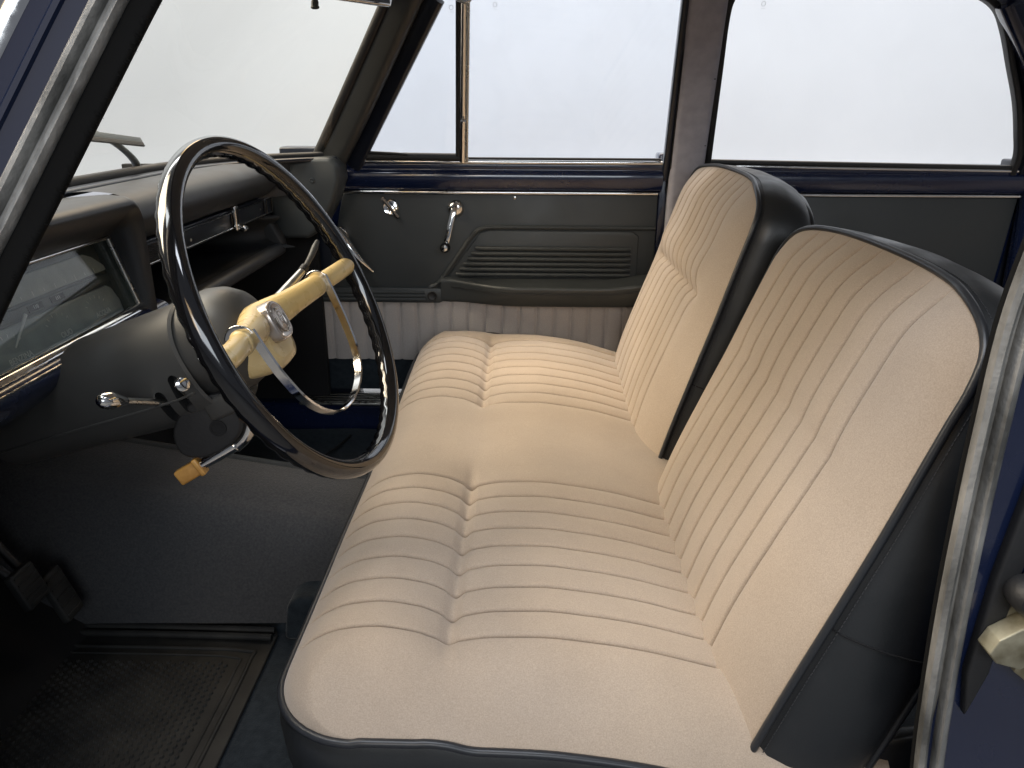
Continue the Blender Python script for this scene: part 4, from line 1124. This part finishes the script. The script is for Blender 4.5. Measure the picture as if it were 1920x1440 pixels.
# close the shroud so that it is a solid for the cut
bm = bmesh.new(); bm.from_mesh(shr.data)
be = [e for e in bm.edges if e.is_boundary]
bmesh.ops.holes_fill(bm, edges=be, sides=0)
bmesh.ops.recalc_face_normals(bm, faces=bm.faces)
bm.to_mesh(shr.data); bm.free()
bpy.context.view_layer.update()
dg = bpy.context.evaluated_depsgraph_get()
nm = bpy.data.meshes.new_from_object(shr.evaluated_get(dg), depsgraph=dg)
shr.modifiers.clear(); shr.data = nm
nm.polygons.foreach_set('use_smooth', [True] * len(nm.polygons)); nm.set_sharp_from_angle(angle=math.radians(35))
for c_ in cutters:
    bpy.data.objects.remove(c_)
# neck clamp between wheel and shroud
box('clamp_block', (0, 0, 0), (0.035, 0.028, 0.045), M_shroud, sc_t, 0.006, frame(wp(-0.045, -0.062, -0.125), WB, WA))

def stalk(name, label, pts, r, knob, kdir, kl, kr, cat='lever'):
    th = thing(name, label, cat, tuple(pts[0]))
    tube('rod', catmull(pts, 6), r, M_alu, th, seg=12)
    prof_ = [(0.0, -0.5), (0.30, -0.49), (0.42, -0.42), (0.62, -0.25), (0.95, 0.0), (1.0, 0.15), (0.85, 0.36), (0.55, 0.47), (0.0, 0.5)] if kl > kr * 2.2 else [(0.0, -0.5), (0.4, -0.5), (0.55, -0.2), (0.95, 0.05), (1.0, 0.25), (0.9, 0.42), (0.6, 0.5), (0.0, 0.5)]
    ref = V(0, 0, 1) if abs(kdir[2]) < 0.8 else V(1, 0, 0)
    ex = unit(np.cross(ref, kdir)); ey = np.cross(kdir, ex)
    lathe('knob', [(a * kr, b * kl) for a, b in prof_], (knob, ex, ey, kdir), M_chrome, th, 24)
    return th
p0 = shroud_pt(-0.155, math.radians(204), -0.012)
k0 = V(-0.384, 0.80, 0.781)
stalk('dimmer_lever', 'short chrome lever with round knob by the column slot', [p0, p0 * 0.5 + k0 * 0.5 + V(-0.008, 0, 0.006), k0], 0.0034, k0, unit(k0 - p0 + V(0.03, 0, -0.02)), 0.016, 0.0085)
p0 = shroud_pt(-0.183, math.radians(204), -0.012)
k0 = V(-0.464, 0.80, 0.760)
stalk('indicator_lever', 'long chrome lever with teardrop knob beside the column', [p0, p0 * 0.5 + k0 * 0.5, k0], 0.0040, k0, unit(k0 - p0), 0.038, 0.0105)

# column gear lever on the far side
gl_ = thing('gear_lever', 'satin metal column gear lever with dark grip behind the amber spoke', 'gear lever', tuple(wp(0.055, 0.0, -0.10)))
ga, gb, gc = wp(0.045, -0.005, -0.095), wp(0.165, 0.028, -0.046), wp(0.215, 0.052, -0.030)
tube('shaft', catmull([ga, ga * 0.5 + gb * 0.5, gb], 6), np.linspace(0.0105, 0.005, 13), M_alu, gl_, seg=14)
tube('grip', catmull([gb, gb * 0.5 + gc * 0.5 + V(0, 0, -0.002), gc], 6), np.interp(np.linspace(0, 1, 13), [0, 0.1, 0.8, 1], [0.0045, 0.0036, 0.0048, 0.003]), M_shroud, gl_, seg=12)
tube('collar', [gb - (gb - ga) * 0.05, gb + (gc - gb) * 0.06], 0.0060, M_brub, gl_, seg=14)

# ignition lock with its key grip, under the column
ig = thing('steering_lock', 'black steering lock with chrome barrel and amber key grip under the column', 'ignition lock', (-0.372, 0.88, 0.70))
cfrm = XZ(0.905)
body_poly = catmull([V(-0.405, 0.735, 0), V(-0.365, 0.748, 0), V(-0.350, 0.735, 0), V(-0.345, 0.708, 0), V(-0.352, 0.690, 0), V(-0.372, 0.673, 0), V(-0.400, 0.662, 0), V(-0.425, 0.668, 0), V(-0.430, 0.70, 0)], 4, True)
prism('lock_body', [(p[0], p[1]) for p in body_poly], 0, 0.050, cfrm, M_brub, ig, 0.004)
lathe('lock_hole', [(0.0105, 0), (0.0105, 0.0016), (0.008, 0.0016), (0.008, 0.0004), (0.0, 0.0004)], frame((-0.373, 0.8545, 0.704), (1, 0, 0), (0, 0, 1)), M_hole, ig, 20)
tube('chrome_band', catmull([V(-0.352, 0.873, 0.745), V(-0.340, 0.871, 0.728), V(-0.338, 0.870, 0.708), V(-0.346, 0.870, 0.688), V(-0.362, 0.871, 0.672)], 6), 0.0085, M_chrome, ig, seg=12)
ka, kb = V(-0.360, 0.868, 0.676), V(-0.404, 0.862, 0.650)
tube('key_barrel', [ka, ka * 0.5 + kb * 0.5, kb], [0.0085, 0.008, 0.0065], M_chrome, ig, seg=16)
kd_ = unit(kb - ka)
kg = box('key_grip', (0, 0, 0), (0.034, 0.013, 0.020), M_amber, ig, 0.003, frame(kb + kd_ * 0.017, kd_, V(0, 1, 0)))
box('grip_collar', (0, 0, 0), (0.007, 0.017, 0.024), M_amber, kg, 0.002, frame(kb + kd_ * 0.002, kd_, V(0, 1, 0)))

# ================================================================== pedals
for (y, z, w_, h_, lb) in ((0.955, 0.40, 0.05, 0.06, 'dark square ribbed pedal, the higher one in the driver footwell'), (1.02, 0.34, 0.045, 0.085, 'dark taller ribbed pedal, the lower one beside the transmission tunnel')):
    pdl = thing('pedal', lb, 'pedal', (-0.80, y, 0.30), 'pedals in the driver footwell')
    f_ = frame((-0.735, y, z), V(0, 1, 0), V(-0.35, 0, 0.94))
    pp = box('pad', (0, 0, 0), (w_, h_, 0.014), M_mat, pdl, 0.004, f_)
    for k in range(5):
        box('pad_rib', (0, -h_ * 0.38 + h_ * 0.19 * k, 0.0078), (w_ * 0.86, 0.004, 0.003), M_mat, pp, 0.001, f_)
    tube('arm', catmull([V(-0.742, y, z), V(-0.80, y, z + 0.06), V(-0.87, y, z + 0.20), V(-0.90, y, z + 0.30)], 6), 0.007, M_brub, pdl, seg=10)

# ================================================================== floor mats
mt_ = thing('rubber_floor_mat', 'black rubber floor mat with dimpled heel pad in the driver footwell', 'floor mat', (-0.58, 0.86, 0.222))
prism('mat_sheet', [(-0.85, 0.62), (-0.415, 0.62), (-0.415, 1.075), (-0.44, 1.10), (-0.85, 1.09)], 0.2205, 0.226, WORLD, M_mat, mt_, 0.002)
for off, r in ((0.0, 0.0035), (0.016, 0.0022)):
    tube('mat_border', catmull([V(-0.84, 1.035 - off, 0.2265), V(-0.60, 1.035 - off, 0.2265), V(-0.455 - off, 1.030 - off, 0.2265), V(-0.440 - off, 1.00 - off, 0.2265), V(-0.440 - off, 0.80, 0.2265), V(-0.440 - off, 0.63, 0.2265)], 6), r, M_mat, mt_, seg=8)
for k, yy_ in enumerate((1.062, 1.080)):
    tube('mat_ridge', catmull([V(-0.85, yy_ + 0.004, 0.228), V(-0.66, yy_ + 0.004, 0.229), V(-0.52, yy_, 0.231), V(-0.42, yy_ - 0.004, 0.232)], 5), 0.006, M_mat, mt_, seg=10)
vs, fs_ = [], []
for i in range(34):
    for j in range(30):
        x = -0.475 - 0.0105 * i; y = 0.64 + 0.0122 * j + (0.0061 if i % 2 else 0)
        q = len(vs)
        for k in range(6):
            a = k * math.pi / 3
            vs.append((x + 0.0042 * math.cos(a), y + 0.0046 * math.sin(a), 0.2255))
        for k in range(6):
            a = k * math.pi / 3
            vs.append((x + 0.0026 * math.cos(a), y + 0.0030 * math.sin(a), 0.2290))
        fs_ += [(q + k, q + (k + 1) % 6, q + 6 + (k + 1) % 6, q + 6 + k) for k in range(6)] + [tuple(q + 6 + k for k in range(6))]
o = mesh('mat_dimples', vs, fs_, M_mat, mt_, True, 30); o['kind'] = 'stuff'
pm = thing('passenger_floor_mat', 'dark blue black floor mat in the far passenger footwell', 'floor mat', (-0.55, 1.66, 0.222))
P = np.zeros((16, 16, 3))
for i, x in enumerate(np.linspace(-0.84, -0.30, 16)):
    for j, y in enumerate(np.linspace(1.47, 1.90, 16)):
        P[i, j] = (x, y, 0.226 + 0.02 * smooth01((y - 1.80) / 0.1) + 0.002 * math.sin(20 * x + 9 * y))
gridmesh('mat_sheet', P, M_carpet2, pm)
tube('mat_fold', catmull([V(-0.46, 1.86, 0.246), V(-0.485, 1.80, 0.237), V(-0.53, 1.70, 0.231), V(-0.56, 1.60, 0.230)], 6), 0.003, M_hole, pm, seg=8)

# ================================================================== mirror and wiper
rm = thing('rear_view_mirror', 'small chrome backed rear view mirror at the top of the windshield', 'mirror', (-0.30, YM, 1.25))
prism('mirror_case', [(-0.045, -0.022), (0.150, -0.022), (0.158, 0.0), (0.150, 0.022), (-0.045, 0.022), (-0.053, 0.0)], -0.006, 0.006, frame((-0.305, 1.22, 1.2405), V(0.55, 0.83, 0), V(0, 0, 1)), M_chrome, rm, 0.003)
prism('mirror_glass', [(-0.041, -0.018), (0.146, -0.018), (0.146, 0.018), (-0.041, 0.018)], 0.006, 0.0075, frame((-0.305, 1.22, 1.2405), V(0.55, 0.83, 0), V(0, 0, 1)), M_fascia, rm, 0.0005)
tube('dip_tab', catmull([V(-0.316, 1.262, 1.228), V(-0.318, 1.262, 1.214), V(-0.318, 1.262, 1.207)], 4), [0.004] * 3 + [0.0055] * 3 + [0.0065] * 2 + [0.004], M_brub, rm, seg=10)
tube('stem', catmull([V(-0.30, 1.265, 1.255), V(-0.34, 1.265, 1.285), V(-0.40, 1.265, 1.305)], 5), 0.006, M_chrome, rm, seg=10)

wi = thing('wiper', 'metal wiper arm and blade resting on the outside of the windshield', 'wiper', (-0.715, 1.459, 0.955))
wa, wb_ = V(-0.703, 1.08, 1.045), V(-0.690, 1.424, 1.010)
sweep('blade', [wa, wa * 0.5 + wb_ * 0.5 + V(-0.002, 0, 0.002), wb_], rrect(0.012, 0.006, 0.002), (1, 0, 0.5), M_wiper, wi)
sweep('blade_rubber', [wa + V(0.004, 0, -0.006), wb_ + V(0.004, 0, -0.006)], rrect(0.008, 0.004, 0.001), (1, 0, 0.5), M_brub, wi)
tube('yoke', catmull([wa * 0.35 + wb_ * 0.65, wa * 0.42 + wb_ * 0.58 + V(-0.012, 0, 0.014), wa * 0.7 + wb_ * 0.3 + V(-0.010, 0, 0.012), wa * 0.9 + wb_ * 0.1], 5), 0.003, M_wiper, wi, seg=8)
tube('arm', catmull([V(-0.722, 1.462, 0.950), V(-0.712, 1.435, 0.975), V(-0.704, 1.37, 1.005), V(-0.704, 1.30, 1.030)], 5), np.linspace(0.008, 0.004, 16), M_wiper, wi, seg=10)
lathe('pivot', [(0.011, -0.012), (0.011, 0.004), (0.007, 0.010), (0.0, 0.010)], frame((-0.722, 1.464, 0.948), (1, 0, 0), (0, 1, 0)), M_wiper, wi, 16)
